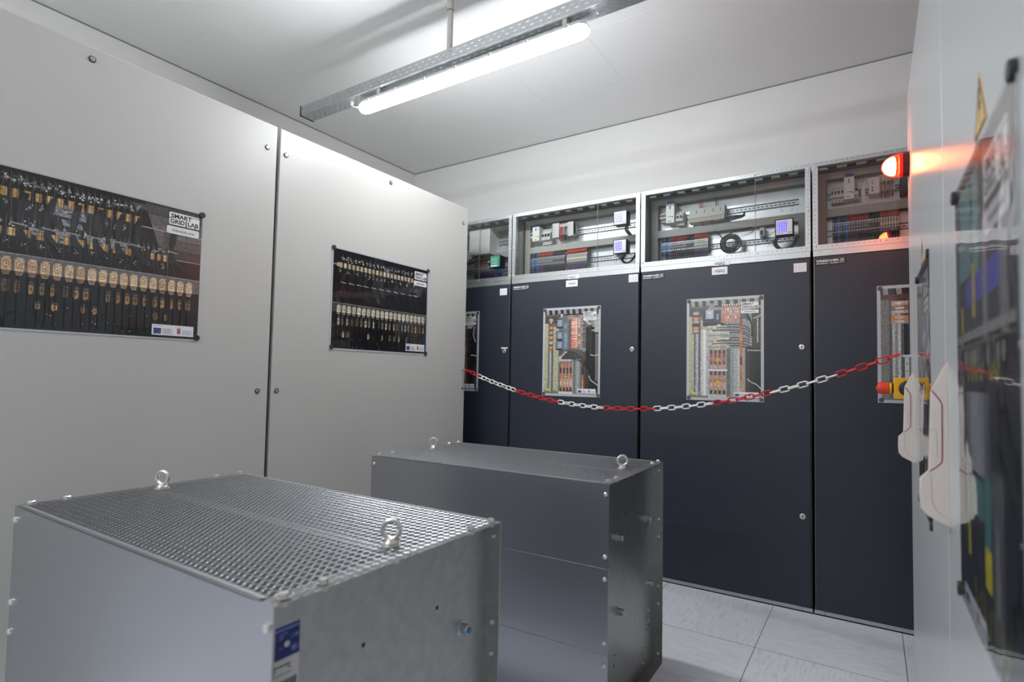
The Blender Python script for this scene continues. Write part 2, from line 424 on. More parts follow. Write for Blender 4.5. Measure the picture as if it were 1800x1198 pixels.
    # door
    dr = MB().box((X0+0.006,YF,0.028),(X1-0.004,YF+0.02,1.937)).build('door', dark, t, bevel=0.003)
    pl = MB().box((X0,YF+0.003,0.008),(X1,YF+0.06,0.027)); pl.box((X0+0.05,YF+0.0022,0.008),(X0+0.052,YF+0.003,0.027),1); pl.box((X1-0.052,YF+0.0022,0.008),(X1-0.05,YF+0.003,0.027),1)
    pl.box((X0,YF+0.006,0.0),(X1,YF+0.06,0.008),1)
    pl.build('plinth', [galv_l, gap], t, smooth=False)
    lx = X1-0.046
    for z in (1.441, 0.514):
        k = MB().lathe((lx,YF,z),(0,-1,0),[(0.0155,0),(0.0155,0.004),(0.012,0.006),(0.0105,0.0035)],20,0)
        k.lathe((lx,YF-0.0035,z),(0,-1,0),[(0.0045,0),(0.004,0.002)],8,1); k.box((lx-0.001,YF-0.006,z-0.009),(lx+0.001,YF-0.0034,z+0.009),1)
        k.build('lock', [zinc, gap], dr)
    if lock_bar: MB().box((lx-0.03,YF-0.001,1.459),(lx+0.03,YF,1.468)).build('lock_label', stick, dr, smooth=False)
    if tagx is None: tagx = (X1-0.073, 1.881)
    g = MB().box((tagx[0],YF-0.001,tagx[1]),(tagx[0]+0.065,YF,tagx[1]+0.05),0)
    for i in range(5): g.box((tagx[0]+0.005,YF-0.0013,tagx[1]+0.008+i*0.008),(tagx[0]+0.06,YF-0.001,tagx[1]+0.0088+i*0.008),1)
    for i in range(3): g.box((tagx[0]+0.012+i*0.018,YF-0.0013,tagx[1]+0.006),(tagx[0]+0.0128+i*0.018,YF-0.001,tagx[1]+0.042),1)
    g.build('inspection_label', [stick, inkg], dr, smooth=False)
    if logo:
        lx0 = X0+0.014; lz = 1.889
        g = MB().box((lx0,YF-0.0016,lz),(lx0+0.145,YF,lz+0.034),0)
        g.text('DRIESCHER', fFront, lx0+0.005, lz+0.0165, 0.108, 0.0125, 1, 0.0019, 0.03)
        g.text('MOOSBURG \u00b7 EISLEBEN', fFront, lx0+0.005, lz+0.005, 0.108, 0.0065, 1, 0.0019, 0.02)
        a, c = lx0+0.117, lz+0.007
        for q in ((0,0,0.021,0.0015),(0,0.0215,0.021,0.0015),(0,0,0.0015,0.023),(0.0195,0,0.0015,0.023),(0.005,0.0045,0.0018,0.014),(0.014,0.0045,0.0018,0.014),(0.005,0.017,0.011,0.0018)):
            g.box((a+q[0],YF-0.0019,c+q[1]),(a+q[0]+q[2],YF-0.0016,c+q[1]+q[3]),1)
        g.prism([(a+0.006,c+0.006),(a+0.0085,c+0.006),(a+0.0155,c+0.0165),(a+0.013,c+0.0165)], fFront, 0.0016, 0.0019, 1)
        g.build('maker_plate', [ink, stick], dr, smooth=False)
    if na:
        s, x0 = na
        for (xx, z0, z1, par) in ((x0,1.884,1.929,dr),(x0+0.013,1.938,1.966,t)):
            g = MB().box((xx,YF-0.001,z0),(xx+0.091,YF+0.0015,z1),0)
            if z1-z0 > 0.04: g.text('='+s, fFront, xx+0.016, z0+0.012, 0.06, 0.019, 1, 0.0013, 0.012)
            else: g.text('='+s, fFront, xx+0.003, z0+0.002, 0.06, 0.019, 1, 0.0013, 0.012)
            g.build('name_label', [stick, ink], par, smooth=False)
    return t
C1 = switch_cab(-3.296, -2.292, 'dark switchgear cabinet half hidden behind the light grey cabinet, topped by a lit wiring box', 1, lock_bar=True, tagx=(-2.389,1.862))
C2 = switch_cab(-2.284, -1.279, 'dark switchgear cabinet marked =NA1', 2, na=('NA1',-1.820))
C3 = switch_cab(-1.270, -0.279, 'dark switchgear cabinet marked =NA2', 3, tagx=(-0.365,1.861), na=('NA2',-0.816))
C4 = switch_cab(-0.269, 0.735, 'dark switchgear cabinet under the red beacon, cut off by the grey cabinets at the right', 4)

# ------------------------------------------------------------------ devices in the wiring boxes
YV = 3.462
def rbox(mb, x0, x1, z0, z1, y0=YV, y1=YP-0.01, m=0): mb.box((x0,y0,z0),(x1,y1,z1),m)
def breaker(x0, x1, z0, z1, poles, label, group=None):
    mb = MB(); zc = (z0+z1)/2; h = z1-z0
    rbox(mb, x0, x1, z0, z1, YV+0.022); rbox(mb, x0, x1, zc-h*0.24, zc+h*0.24, YV, YV+0.022)
    w = (x1-x0)/poles
    for i in range(poles):
        xc = x0+(i+0.5)*w
        rbox(mb, xc-w*0.28, xc+w*0.28, zc-h*0.02, zc+h*0.14, YV-0.008, YV, 1)
        for z in (z0+h*0.1, z1-h*0.1): mb.lathe((xc,YV+0.022,z),(0,-1,0),[(w*0.2,0),(w*0.2,0.0005)],8,1)
        if i: rbox(mb, x0+i*w-0.0004, x0+i*w+0.0004, z0, z1, YV-0.0004, YV, 2)
    o = mb.build('circuit_breaker', [offw, black, mgrey], None, org=((x0+x1)/2,YP-0.01,zc), smooth=False)
    return tag(o, label, 'circuit breaker', group)
def relay(x0, x1, z0, z1, cap, label):
    mb = MB(); h = z1-z0
    rbox(mb, x0, x1, z0, z1, YV-0.012)
    rbox(mb, x0+0.006, x1-0.006, z1, z1+0.02, YV-0.004, YV+0.03, 1)
    rbox(mb, x0+0.01, x1-0.01, z0+h*0.30, z0+h*0.34, YV-0.0126, YV-0.012, 2); rbox(mb, x1-0.016, x1-0.008, z0+h*0.26, z0+h*0.31, YV-0.0126, YV-0.012, 3)
    rbox(mb, x0+0.014, x1-0.02, z0+h*0.08, z0+h*0.12, YV-0.0126, YV-0.012, 4); rbox(mb, x0+0.02, x1-0.022, z0+h*0.72, z0+h*0.9, YV-0.0126, YV-0.012, 4)
    o = mb.build('charger_module', [white, cap, lime, black, inkg], None, org=((x0+x1)/2,YP-0.01,(z0+z1)/2), smooth=False)
    return tag(o, label, 'electrical module')
breaker(-2.212,-2.187,2.284,2.368,2,'slim breaker left of the blue-topped white module in the =NA1 wiring box')
relay(-2.187,-2.128,2.280,2.386,dblue,'white module with a blue top in the =NA1 wiring box')
breaker(-2.114,-2.040,2.250,2.366,3,'three-pole breaker right of the blue-topped module in the =NA1 wiring box')
breaker(-1.192,-1.146,2.296,2.362,3,'three-pole breaker left of the blue-topped white module in the =NA2 wiring box')
relay(-1.146,-1.091,2.278,2.404,dblue,'white module with a blue top in the =NA2 wiring box')
breaker(-1.085,-1.037,2.262,2.352,2,'narrow breaker right of the blue-topped module in the =NA2 wiring box')
breaker(-0.187,-0.121,2.272,2.364,4,'row of breaker poles left of the blue-capped white module beneath the beacon')
relay(-0.120,-0.070,2.275,2.400,dblue,'white blue-capped module in the wiring box beneath the beacon')
breaker(-0.069,-0.050,2.275,2.364,1,'single breaker pole right of the blue-capped module beneath the beacon')
def wires(mb, x0, x1, n, z0, z1, cols, y=None, bow=0.012):
    for i in range(n):
        x = x0+(x1-x0)*(i+0.5)/n+random.uniform(-0.002,0.002); yy = (y or YV-0.004)
        k = random.uniform(-0.006,0.006)
        mb.tube([(x,yy+0.012,z0),(x+k*0.4,yy-bow*0.6,z0+(z1-z0)*0.3),(x+k,yy-bow*0.5,z0+(z1-z0)*0.7),(x+k*1.6,yy+0.014,z1)], 0.0016, 5, cols[i % len(cols)])
# controller with red and black wires (NA1)
mb = MB(); rbox(mb,-2.015,-1.840,2.30,2.382); rbox(mb,-2.015,-1.958,2.285,2.392,YV-0.01,YV+0.03); rbox(mb,-1.885,-1.840,2.285,2.388,YV-0.01,YV+0.03)
for i in range(9): rbox(mb,-1.952+i*0.007,-1.947+i*0.007,2.372,2.384,YV-0.003,YV,1)
for i in range(4): rbox(mb,-2.008,-2.0,2.30+i*0.02,2.308+i*0.02,YV-0.0105,YV-0.01,4); rbox(mb,-1.878,-1.87,2.30+i*0.02,2.308+i*0.02,YV-0.0105,YV-0.01,4)
wires(mb,-1.955,-1.925,6,2.375,2.262,[2]); wires(mb,-1.925,-1.888,8,2.375,2.258,[3])
tag(mb.build('controller_module',[offw,beige,red,cableb,inkg],None,org=(-1.93,YP-0.01,2.34),smooth=False),'grey controller with red and black wires hanging from it in the =NA1 wiring box','electrical module')
# long meter module (NA2)
mb = MB(); 
mb.rings([[(x,YV+0.03,2.258),(x,YV-0.004,2.262),(x,YV-0.010,2.285),(x,YV+0.006,2.352),(x,YV+0.034,2.356),(x,YP-0.01,2.35),(x,YP-0.01,2.262)] for x in (-0.996,-0.773)],0)
mb.box((-0.994,YV-0.0102,2.285),(-0.775,YV-0.008,2.288),2)
for i in range(8): mb.box((-0.985+i*0.026,YV-0.0112,2.2765),(-0.975+i*0.026,YV-0.006,2.2835),1)
for x in (-0.95,-0.90,-0.845,-0.80): mb.box((x,YV-0.004,2.315),(x+0.003,YV+0.006,2.335),3)
wires(mb,-0.93,-0.90,5,2.35,2.405,[4]); wires(mb,-0.83,-0.81,3,2.35,2.41,[3]); wires(mb,-0.93,-0.90,4,2.262,2.243,[4]); wires(mb,-0.87,-0.80,5,2.262,2.243,[4,3])
tag(mb.build('terminal_module',[offw,yellow,mgrey,dgrey,redw],None,org=(-0.885,YP-0.01,2.305),smooth=False),'long grey module with a sloping face and yellow clips in the =NA2 wiring box','electrical module')
# controller under beacon
mb = MB(); rbox(mb,0.0,0.048,2.286,2.376,YV-0.01)
for z, m_ in ((2.355,1),(2.34,2),(2.315,3),(2.30,3)): rbox(mb,0.012,0.02,z,z+0.008,YV-0.0106,YV-0.01,m_)
rbox(mb,0.048,0.12,2.30,2.38,YV+0.01)
for i in range(6): rbox(mb,0.05+i*0.012,0.058+i*0.012,2.345,2.39,YV,YV+0.01,4)
wires(mb,0.052,0.115,12,2.36,2.262,[5,3,6])
for k in range(3): mb.tube([(0.002,YV+0.01,2.368-k*0.006),(-0.02,YV-0.004,2.36-k*0.004),(-0.035+k*0.006,YV-0.008,2.31),(-0.03+k*0.006,YV+0.01,2.25)],0.004,6,0)
tag(mb.build('controller_module',[white,lime,redor,dgrey,beige,redw,purple],None,org=(0.06,YP-0.01,2.34),smooth=False),'white controller with dark red wires right beneath the glowing beacon','electrical module')
mb = MB(); rbox(mb,0.143,0.20,2.27,2.36,YV-0.01)
for i in range(3): rbox(mb,0.148,0.195,2.28+i*0.025,2.281+i*0.025,YV-0.0105,YV-0.01,1)
tag(mb.build('relay_socket',[dgrey,black],None,org=(0.17,YP-0.01,2.315),smooth=False),'dark relay at the right end of the wiring box under the beacon','relay')
# terminal blocks, every one its own object
def term_mesh(kind):
    mb = MB(); w = 0.0128; y0 = YV+0.018; zb, zt = 2.072, 2.168
    zc = 2.12
    mb.box((0,y0+0.01,zb),(w-0.0009,YP-0.01,zt),0); mb.box((0,y0,zc-0.028),(w-0.0009,y0+0.01,zc+0.028),0)
    body, acc, up, lo = kind
    mb.box((0.001,y0-0.0006,zc-0.006),(w-0.002,y0,zc+0.01),1)
    mb.lathe((w/2,y0,zc-0.018),(0,-1,0),[(0.0036,0),(0.0036,0.0006)],8,4); mb.lathe((w/2,y0,zc+0.019),(0,-1,0),[(0.0036,0),(0.0036,0.0006)],8,4); mb.box((0.001,y0+0.0094,zt-0.018),(w-0.002,y0+0.01,zt-0.006),4)
    for dx in (0.003,0.0085):
        k = random.uniform(-0.001,0.001)
        mb.tube([(dx,y0+0.012,zt-0.012),(dx+k,y0-0.004,zt+0.004),(dx+k,y0+0.014,zt+0.022)],0.0026,5,2)
        mb.tube([(dx,y0+0.012,zb+0.012),(dx+k,y0-0.005,zb-0.004),(dx+k,y0+0.012,zb-0.03)],0.0024,5,3)
    me = mb.build('tmp',[body,acc,up,lo,galv_l],None,smooth=False); d = me.data; bpy.data.objects.remove(me); d.name = 'terminal_block'; return d
KT = {'blue':term_mesh((dgrey,blue,cableb,cableb)),'redblue':term_mesh((dgrey,mgrey,redw,purple)),'grey':term_mesh((dgrey,mgrey,redw,cableb)),
      'black':term_mesh((dgrey,dgrey,cableb,cableb)),'white':term_mesh((mgrey,beige,orangew,purple)),'bblue':term_mesh((blue,blue,blue,blue))}
def terms(x, seq, where, grp):
    for kind, n in seq:
        desc = {'blue':'dark terminal with a blue marker','redblue':'grey terminal with red and violet wires','grey':'dark terminal with a red wire',
                'black':'black-wired dark terminal','white':'pale terminal with orange and violet wires','bblue':'all-blue terminal'}[kind]
        for i in range(n):
            o = bpy.data.objects.new('terminal_block', KT[kind]); COL.objects.link(o); o.location = (x,0,0)
            tag(o, desc+' in '+where, 'terminal block', grp+', '+kind); x += 0.0128
terms(-2.217,[('blue',1),('bblue',1),('blue',2),('bblue',1),('redblue',4),('grey',6),('black',8)],'the =NA1 wiring box','terminals in the =NA1 box')
terms(-1.905,[('white',13)],'the =NA1 wiring box','terminals in the =NA1 box')
terms(-1.186,[('blue',1),('bblue',1),('blue',2),('bblue',1),('redblue',4),('grey',4),('black',4),('white',7)],'the =NA2 wiring box','terminals in the =NA2 box')
terms(-0.180,[('blue',2),('bblue',1),('blue',2),('bblue',1),('redblue',4),('grey',4),('black',4),('white',7)],'the wiring box beneath the beacon','terminals beneath the beacon')
terms(-2.765,[('white',16),('bblue',3)],'the leftmost wiring box','terminals beside the grey cabinet')

# panel meters let into the acrylic covers
def meter(x0, z0, label, kind='violet'):
    s = 0.096; t = thing('panel_meter', label, 'panel meter', (x0+s/2,YF,z0+s/2))
    mb = MB().box((x0,YF-0.006,z0),(x0+s,YF+0.003,z0+s),0).box((x0+0.003,YF+0.003,z0+0.003),(x0+s-0.003,YF+0.065,z0+s-0.003),0)
    mb.build('case', [black], t, bevel=0.001)
    f = MB().box((x0+0.006,YF-0.0068,z0+0.006),(x0+s-0.006,YF-0.006,z0+s-0.006),0)
    if kind == 'green':
        pass
    f.build('face_plate', [screen_g if kind == 'green' else labelwhite_v], t, smooth=False)
    g = MB()
    if kind == 'green':
        for (a, b) in ((0.022,0.062),(0.05,0.062),(0.022,0.036),(0.05,0.036)): g.torus((x0+a+0.006,YF-0.0072,z0+b),(0,-1,0),0.009,0.0012,14,5,1)
        g.box((x0+0.01,YF-0.0074,z0+0.01),(x0+0.07,YF-0.0068,z0+0.018),2); g.box((x0+0.012,YF-0.0074,z0+0.028),(x0+0.06,YF-0.0068,z0+0.03),0)
        g.build('display', [screen_b, offw, white], t, smooth=False)
    else:
        pale = kind == 'pale'
        g.box((x0+0.012,YF-0.0072,z0+0.02),(x0+0.062,YF-0.0068,z0+0.08),0)
        for i in range(5):
            for j in range(4):
                g.box((x0+0.015+j*0.0118,YF-0.0076,z0+0.024+i*0.0115),(x0+0.0225+j*0.0118,YF-0.0072,z0+(0.030 if not pale else 0.033)+i*0.0115),1)
        g.build('display', [screen_b, screen_t], t, smooth=False)
        k = MB()
        for i in range(4): k.lathe((x0+0.077,YF-0.0068,z0+0.03+i*0.015),(0,-1,0),[(0.0038,0),(0.0036,0.001)],10,0)
        k.box((x0+0.066,YF-0.0072,z0+0.014),(x0+0.086,YF-0.0068,z0+0.017),1)
        if kind == 'violet_y': k.box((x0+0.012,YF-0.0072,z0+0.009),(x0+0.045,YF-0.0068,z0+0.013),2)
        k.build('button', [offw, ink, lime], t, smooth=False)
    return t
labelwhite_v = mat('pale_meter_face', (204,204,220), 0.4)
meter(-1.463,2.270,'upper power meter with a pale screen, in the cover of the =NA1 cabinet','pale')
meter(-1.463,2.078,'lower power meter with a bright violet screen, in the cover of the =NA1 cabinet')
meter(-0.461,2.076,'power meter with a violet screen, in the cover of the =NA2 cabinet','violet_y')
meter(-2.485,2.077,'green-faced meter with four round dials beside the light grey cabinet','green')

# loose cables inside
def cable(name, label, pts, r, m=cableb, cat='cable', seg=7):
    mb = MB(); 
    for p in (pts if isinstance(pts[0][0], (tuple, list, Vector)) else [pts]):
        q = [Vector(v) for v in p]; out = []
        n = len(q)
        for i in range(n-1):
            p0 = q[max(i-1,0)]; p1 = q[i]; p2 = q[i+1]; p3 = q[min(i+2,n-1)]
            for s in range(6):
                t = s/6.0
                out.append(0.5*((2*p1)+(p2-p0)*t+(2*p0-5*p1+4*p2-p3)*t*t+(3*p1-p0-3*p2+p3)*t**3))
        out.append(q[-1]); mb.tube(out, r, seg)
    c = sum((Vector(v) for v in mb.v), Vector())/len(mb.v)
    return tag(mb.build(name, m, None, org=tuple(c)), label, cat)
cs = []
for k in range(10):
    R = 0.032+k*0.0032
    cs.append([(-0.735+R*math.cos(a*PI/10)*(1+0.05*math.sin(k)), 3.45+0.006*math.sin(k*2.1+a*PI/5), 2.097+R*0.95*math.sin(a*PI/10)+(0.004*math.cos(k*3))) for a in range(0,21)])
cs.append([(-0.76,3.46,2.14),(-0.72,3.44,2.165),(-0.66,3.46,2.178),(-0.62,3.49,2.192)])
cs.append([(-0.78,3.46,2.12),(-0.80,3.44,2.16),(-0.83,3.46,2.185),(-0.85,3.49,2.194)])
cable('cable_coil','coiled black cable hanging on the lower rail of the =NA2 wiring box',cs,0.0036,cat='cable coil')
cable('cable_bundle','folded black cable lying on the middle duct of the =NA2 wiring box',[[(-0.775,3.465,2.262),(-0.74,3.455,2.256),(-0.69,3.46,2.262),(-0.655,3.47,2.272)],[(-0.77,3.47,2.250),(-0.72,3.46,2.248),(-0.67,3.46,2.256),(-0.65,3.46,2.268)],[(-0.76,3.46,2.268),(-0.71,3.45,2.266),(-0.66,3.455,2.262)],[(-0.65,3.45,2.282),(-0.66,3.455,2.266),(-0.67,3.46,2.258)]],0.0055)
cable('cable_loop','thick black cable looping below the meter of the =NA2 cabinet',[[(-0.43+dx,3.40,2.11),(-0.475+dx,3.41,2.07),(-0.455+dx,3.42,2.03),(-0.41+dx,3.43,2.026),(-0.375+dx,3.44,2.05),(-0.36+dx,3.46,2.10)] for dx in (0,0.008,-0.007)],0.005)
cable('cable_loop','black cables looping beside the lower meter of the =NA1 cabinet',[[(-1.40+dx,3.40,2.10),(-1.44+dx,3.41,2.06),(-1.42+dx,3.42,2.035),(-1.38+dx,3.43,2.05),(-1.345+dx,3.45,2.12),(-1.36+dx,3.48,2.16)] for dx in (0,0.009)],0.0045)
cable('cable_loop','grey cables rising behind the upper meter of the =NA1 cabinet',[[(-1.40+dx,3.40,2.29),(-1.41+dx,3.42,2.26),(-1.40+dx,3.46,2.235)] for dx in (0,0.01,-0.01)],0.0045,dgrey)
cable('wire_pair','thin red wires from the socket to the lower meter of the =NA1 cabinet',[[(-1.50,3.45,2.115),(-1.47,3.42,2.09),(-1.44,3.41,2.055),(-1.41,3.41,2.07)],[(-1.49,3.45,2.12),(-1.46,3.42,2.10),(-1.43,3.41,2.07),(-1.40,3.41,2.08)]],0.0016,redw)
cable('wire_pair','thin dark wires from the socket to the meter of the =NA2 cabinet',[[(-0.55,3.45,2.13),(-0.53,3.43,2.11),(-0.49,3.41,2.12),(-0.46,3.41,2.14)],[(-0.55,3.45,2.125),(-0.54,3.43,2.10),(-0.51,3.42,2.10)]],0.0016)
cable('cable_loop','black cables looping beside the green-faced meter',[[(-2.40+dx,3.40,2.14),(-2.365+dx,3.41,2.12),(-2.352+dx,3.42,2.08),(-2.37+dx,3.44,2.04)] for dx in (0,0.01)],0.0045,dgrey)
cable('wire_pair','thin blue wires leading to the green-faced meter',[[(-2.60,3.47,2.06),(-2.55,3.42,2.075),(-2.49,3.40,2.08),(-2.44,3.40,2.10)],[(-2.575,3.47,2.16),(-2.57,3.43,2.12),(-2.53,3.41,2.09),(-2.47,3.40,2.09)],[(-2.56,3.48,2.05),(-2.52,3.43,2.065),(-2.46,3.40,2.075)]],0.0018,blue)
cable('cable_loop','thick dark cable arching behind the edge of the light grey cabinet',[[(-2.80,3.44,2.16),(-2.72,3.42,2.165),(-2.665,3.42,2.195),(-2.64,3.44,2.22)],[(-2.80,3.45,2.19),(-2.74,3.43,2.20),(-2.70,3.44,2.215)]],0.009,dgrey)
def socket(x, z, label):
    mb = MB().box((x-0.014,YV,z-0.026),(x+0.014,YP-0.01,z+0.026),0).box((x-0.01,YV-0.0006,z-0.018),(x+0.008,YV,z+0.008),1)
    tag(mb.build('fuse_holder',[white,black],None,org=(x,YP-0.01,z),smooth=False),label,'fuse holder')
socket(-1.505,2.128,'small white and black holder left of the lower meter of the =NA1 cabinet')
socket(-0.555,2.150,'small white and black holder left of the meter of the =NA2 cabinet')
socket(-2.60,2.150,'small white and black holder left of the green-faced meter')
mb = MB().box((-2.76,3.40,2.215),(-2.555,YP,2.42),0)
tag(mb.build('white_enclosure',[white],None,org=(-2.66,YP,2.32),bevel=0.004),'plain white enclosure in the wiring box beside the light grey cabinet','enclosure')

# ------------------------------------------------------------------ galvanised resistor boxes
BL, BD, BT = 1.172, 0.620, 0.88
def mesh_top():
    mb = MB(); px, py = 0.0180, 0.0205; w = 0.0015; th = 0.0009
    x0, x1, y0, y1 = -BL/2+0.012, BL/2-0.004, -BD/2+0.010, BD/2-0.008
    nx = int((x1-x0)/px); ny = int((y1-y0)/py); px = (x1-x0)/nx; py = (y1-y0)/ny
    V = mb.v
    def bar(ax, ay, bx, by, tilt):
        dx, dy = bx-ax, by-ay; l = math.hypot(dx,dy); ox, oy = -dy/l*w, dx/l*w
        k = len(V); z = BT+0.0012
        V.extend([(ax-ox,ay-oy,z-tilt),(bx-ox,by-oy,z-tilt),(bx+ox,by+oy,z+th*0.5+tilt),(ax+ox,ay+oy,z+th*0.5+tilt),
                  (ax-ox,ay-oy,z-th-tilt),(bx-ox,by-oy,z-th-tilt),(bx+ox,by+oy,z-th*0.5+tilt),(ax+ox,ay+oy,z-th*0.5+tilt)])
        for q in ((0,1,2,3),(0,4,5,1),(3,2,6,7)): mb.f.append(tuple(k+i for i in q)); mb.m.append(0); mb.c.append(None)
    for i in range(nx):
        for j in range(ny):
            cx_, cy_ = x0+(i+0.5)*px, y0+(j+0.5)*py
            bar(x0+i*px, y0+j*py, cx_, cy_, 0.0003); bar(x0+(i+1)*px, y0+j*py, cx_, cy_, -0.0003)
            bar(cx_, cy_, x0+i*px, y0+(j+1)*py, 0.0003); bar(cx_, cy_, x0+(i+1)*px, y0+(j+1)*py, -0.0003)
    return mb
def dome_screw(mb, p, n, r=0.0085, m=0): mb.lathe(p, n, [(r,0),(r,0.002),(r*0.85,0.005),(r*0.45,0.0068),(r*0.05,0.0072)], 14, m)
def hexb(mb, p, n, r=0.0095, h=0.007, m=0): mb.lathe(p, n, [(r,0),(r,h*0.85),(r*0.85,h)], 6, m, 0.3)
def res_box(loc, rz, label, near):
    t = thing('resistor_box', label, 'resistor box', loc, 'galvanised boxes with mesh tops on the floor', rz, local=True)
    h = BT/3
    for sgn, y in ((-1,-BD/2),(1,BD/2)):
        for k in range(3):
            z0 = k*h+(0.0002 if k else 0.0); z1 = (k+1)*h-0.0003
            mb = MB().box((-BL/2,y,z0),(BL/2,y-sgn*0.0018,z1))
            if k == 2: mb.box((-BL/2+0.03,y,z1-0.0018),(BL/2-0.045,y-sgn*0.014,z1+0.0003))
            p = mb.build('side_panel', galv_p, t, smooth=False, bevel=0.0 if k == 2 else 0.0014)
            if sgn < 0:
                for x in (-BL/2+0.018, BL/2-0.014):
                    for dz in (0.036, 0.252):
                        s = MB(); dome_screw(s, (x,y,z1-dz), (0,-1,0)); s.build('screw', zinc, p)
    for sgn in (-1, 1):
        xe = sgn*BL/2; xp = xe-sgn*0.042
        mb = MB().box((xp-sgn*0.002,-BD/2+0.002,0),(xp,BD/2-0.002,BT-0.002))
        mb.box((xp,-BD/2+0.0019,0),(xe,-BD/2+0.004,BT-0.002)); mb.box((xp,BD/2-0.004,0),(xe,BD/2-0.0019,BT-0.002)); mb.box((xp,-BD/2+0.004,BT-0.004),(xe,BD/2-0.004,BT-0.001))
        mb.box((xp,-BD/2+0.002,0.0),(xe,BD/2-0.002,0.002))
        for zz in ((0.0,)):
            pass
        holes = [(0.122,0.719),(-0.09,0.721)] if near else [(-0.04,0.716),(0.165,0.714),(0.245,0.181),(0.218,0.170),(0.205,0.099),(-0.143,0.214),(-0.147,0.177)]
        if sgn > 0:
            for y, z in holes: mb.lathe((xp,y,z),(1,0,0),[(0.0048,0),(0.0046,0.0003)],10,1)
        p = mb.build('end_plate', [galv, gap], t, smooth=False)
        if sgn > 0:
            for k in range(3):
                for dz in (0.036, 0.252):
                    s = MB(); z = (k+1)*h-0.0015-dz; s.lathe((xe-0.018,BD/2-0.004,z),(0,-1,0),[(0.0055,0),(0.0055,0.006),(0.0035,0.007)],8,0); s.build('screw_end', zinc, p)
            nuts = [(0.207,0.643,1)] if near else [(0.199,0.647,0),(-0.125,0.646,1),(0.213,0.371,0),(-0.117,0.367,0),(0.215,0.255,2),(0.215,0.212,2),(0.165,0.094,2),(0.165,0.054,2)]
            for y, z, q in nuts:
                s = MB(); r = 0.006 if q == 2 else 0.0125
                s.lathe((xp,y,z),(1,0,0),[(r*1.35,0),(r*1.35,0.003)],20,0); s.lathe((xp+0.003,y,z),(1,0,0),[(r,0),(r,r*0.9)],6,0)
                if q != 2: s.lathe((xp+0.003+r*0.9,y,z),(1,0,0),[(r*1.0,0),(r*0.98,r*0.7),(r*0.8,r*0.9)],6,0)
                s.lathe((xp+0.003+r*1.7,y,z),(1,0,0),[(r*0.62,0),(r*0.6,r*0.35)],12,1 if q == 1 else 0)
                s.build('stud_nut', [zincb, bluenut], p)
    mb = mesh_top(); mb.build('mesh_cover', galv_m, t, smooth=False)
    MB().box((-BL/2+0.044,-0.02,BT-0.008),(BL/2-0.044,0.02,BT-0.005)).build('cross_bar', galv, t, smooth=False)
    for y in (-BD/2+0.0095, BD/2-0.0095): MB().box((-BL/2+0.03,y-0.004,BT+0.0005),(BL/2-0.04,y+0.004,BT+0.0022)).build('mesh_edge_strip', galv_l, t, smooth=False)
    for x in (-BL/2+0.022, BL/2-0.018):
        for y in (-BD/2+0.028, -BD/2+0.105, -0.035, BD/2-0.10, BD/2-0.02):
            s = MB(); 
            if abs(y+0.035) > 1e-6: hexb(s, (x,y,BT+0.001), (0,0,1), 0.0092, 0.0085); s.lathe((x,y,BT+0.0008),(0,0,1),[(0.011,0),(0.011,0.0015)],14,0)
            hexb(s, (x,y,BT-0.004), (0,0,-1), 0.009, 0.008)
            s.build('bolt', zinc, t)
    for x in (-0.50, 0.508):
        s = MB(); b = BT+0.002
        s.lathe((x,0.01,b),(0,0,1),[(0.021,0),(0.021,0.002)],20,0)
        s.lathe((x,0.01,b+0.002),(0,0,1),[(0.0165,0),(0.0165,0.005),(0.012,0.011),(0.009,0.014)],20,0)
        s.torus((x,0.01,b+0.034),(0.42,-0.9,0),0.0195,0.0052,30,10,0)
        s.build('eye_bolt', zinc, t)
    if near:
        xp = BL/2-0.042
        f = lambda u, v, d: Vector((xp+d, u, v))
        s = MB(); u0, u1 = -0.284, -0.232; z0, z1 = 0.768, 0.822
        s.prism([(u0,z0),(u1,z0),(u1,z1),(u0,z1)], f, 0, 0.0006, 0)
        z2 = 0.712
        s.prism([(u0,z2),(u1,z2),(u1,z0-0.0015),(u0,z0-0.0015)], f, 0, 0.0005, 1)
        # illegible small print shown as fine lines
        for a, b_, c, d_ in ((0.03,0.86,0.97,0.93),(0.25,0.74,0.55,0.77),(0.05,0.66,0.16,0.69),(0.25,0.66,0.42,0.69),(0.05,0.59,0.14,0.62),(0.25,0.59,0.42,0.62),(0.05,0.52,0.12,0.54),(0.25,0.32,0.40,0.35),(0.84,0.55,0.96,0.65)):
            s.box((xp+0.0006,u0+a*(u1-u0),z0+b_*(z1-z0)),(xp+0.0009,u0+c*(u1-u0),z0+d_*(z1-z0)),2)
        s.torus((xp+0.0007,u1-0.010,z0+0.012),(1,0,0),0.0058,0.0005,20,5,2); s.lathe((xp+0.0006,u1-0.010,z0+0.012),(1,0,0),[(0.004,0),(0.004,0.0003)],16,2)
        s.text('CE', f, u0+0.034, z0+0.029, 0.009, 0.007, 2, 0.0009, 0.0)
        s.prism([(u0+0.003,z0-0.024),(u0+0.006,z0-0.024),(u0+0.009,z0-0.008),(u0+0.004,z0-0.010)], f, 0.0005, 0.0008, 3)
        s.box((xp+0.0005,u0+0.010,z0-0.013),(xp+0.0008,u0+0.036,z0-0.0105),3); s.box((xp+0.0005,u0+0.030,z0-0.018),(xp+0.0008,u0+0.036,z0-0.0155),3)
        s.box((xp+0.0005,u0+0.002,z0-0.0265),(xp+0.0008,u0+0.038,z0-0.0255),3)
        x = u0+0.012
        while x < u0+0.047:
            wv = random.choice((0.0006,0.001,0.0015)); s.box((xp+0.0005,x,z0-0.050),(xp+0.0008,x+wv,z0-0.0365),3); x += wv+random.choice((0.0006,0.001))
        s.build('rating_label', [labelblue, labelwhite, labeltxt, ink], t, smooth=False)
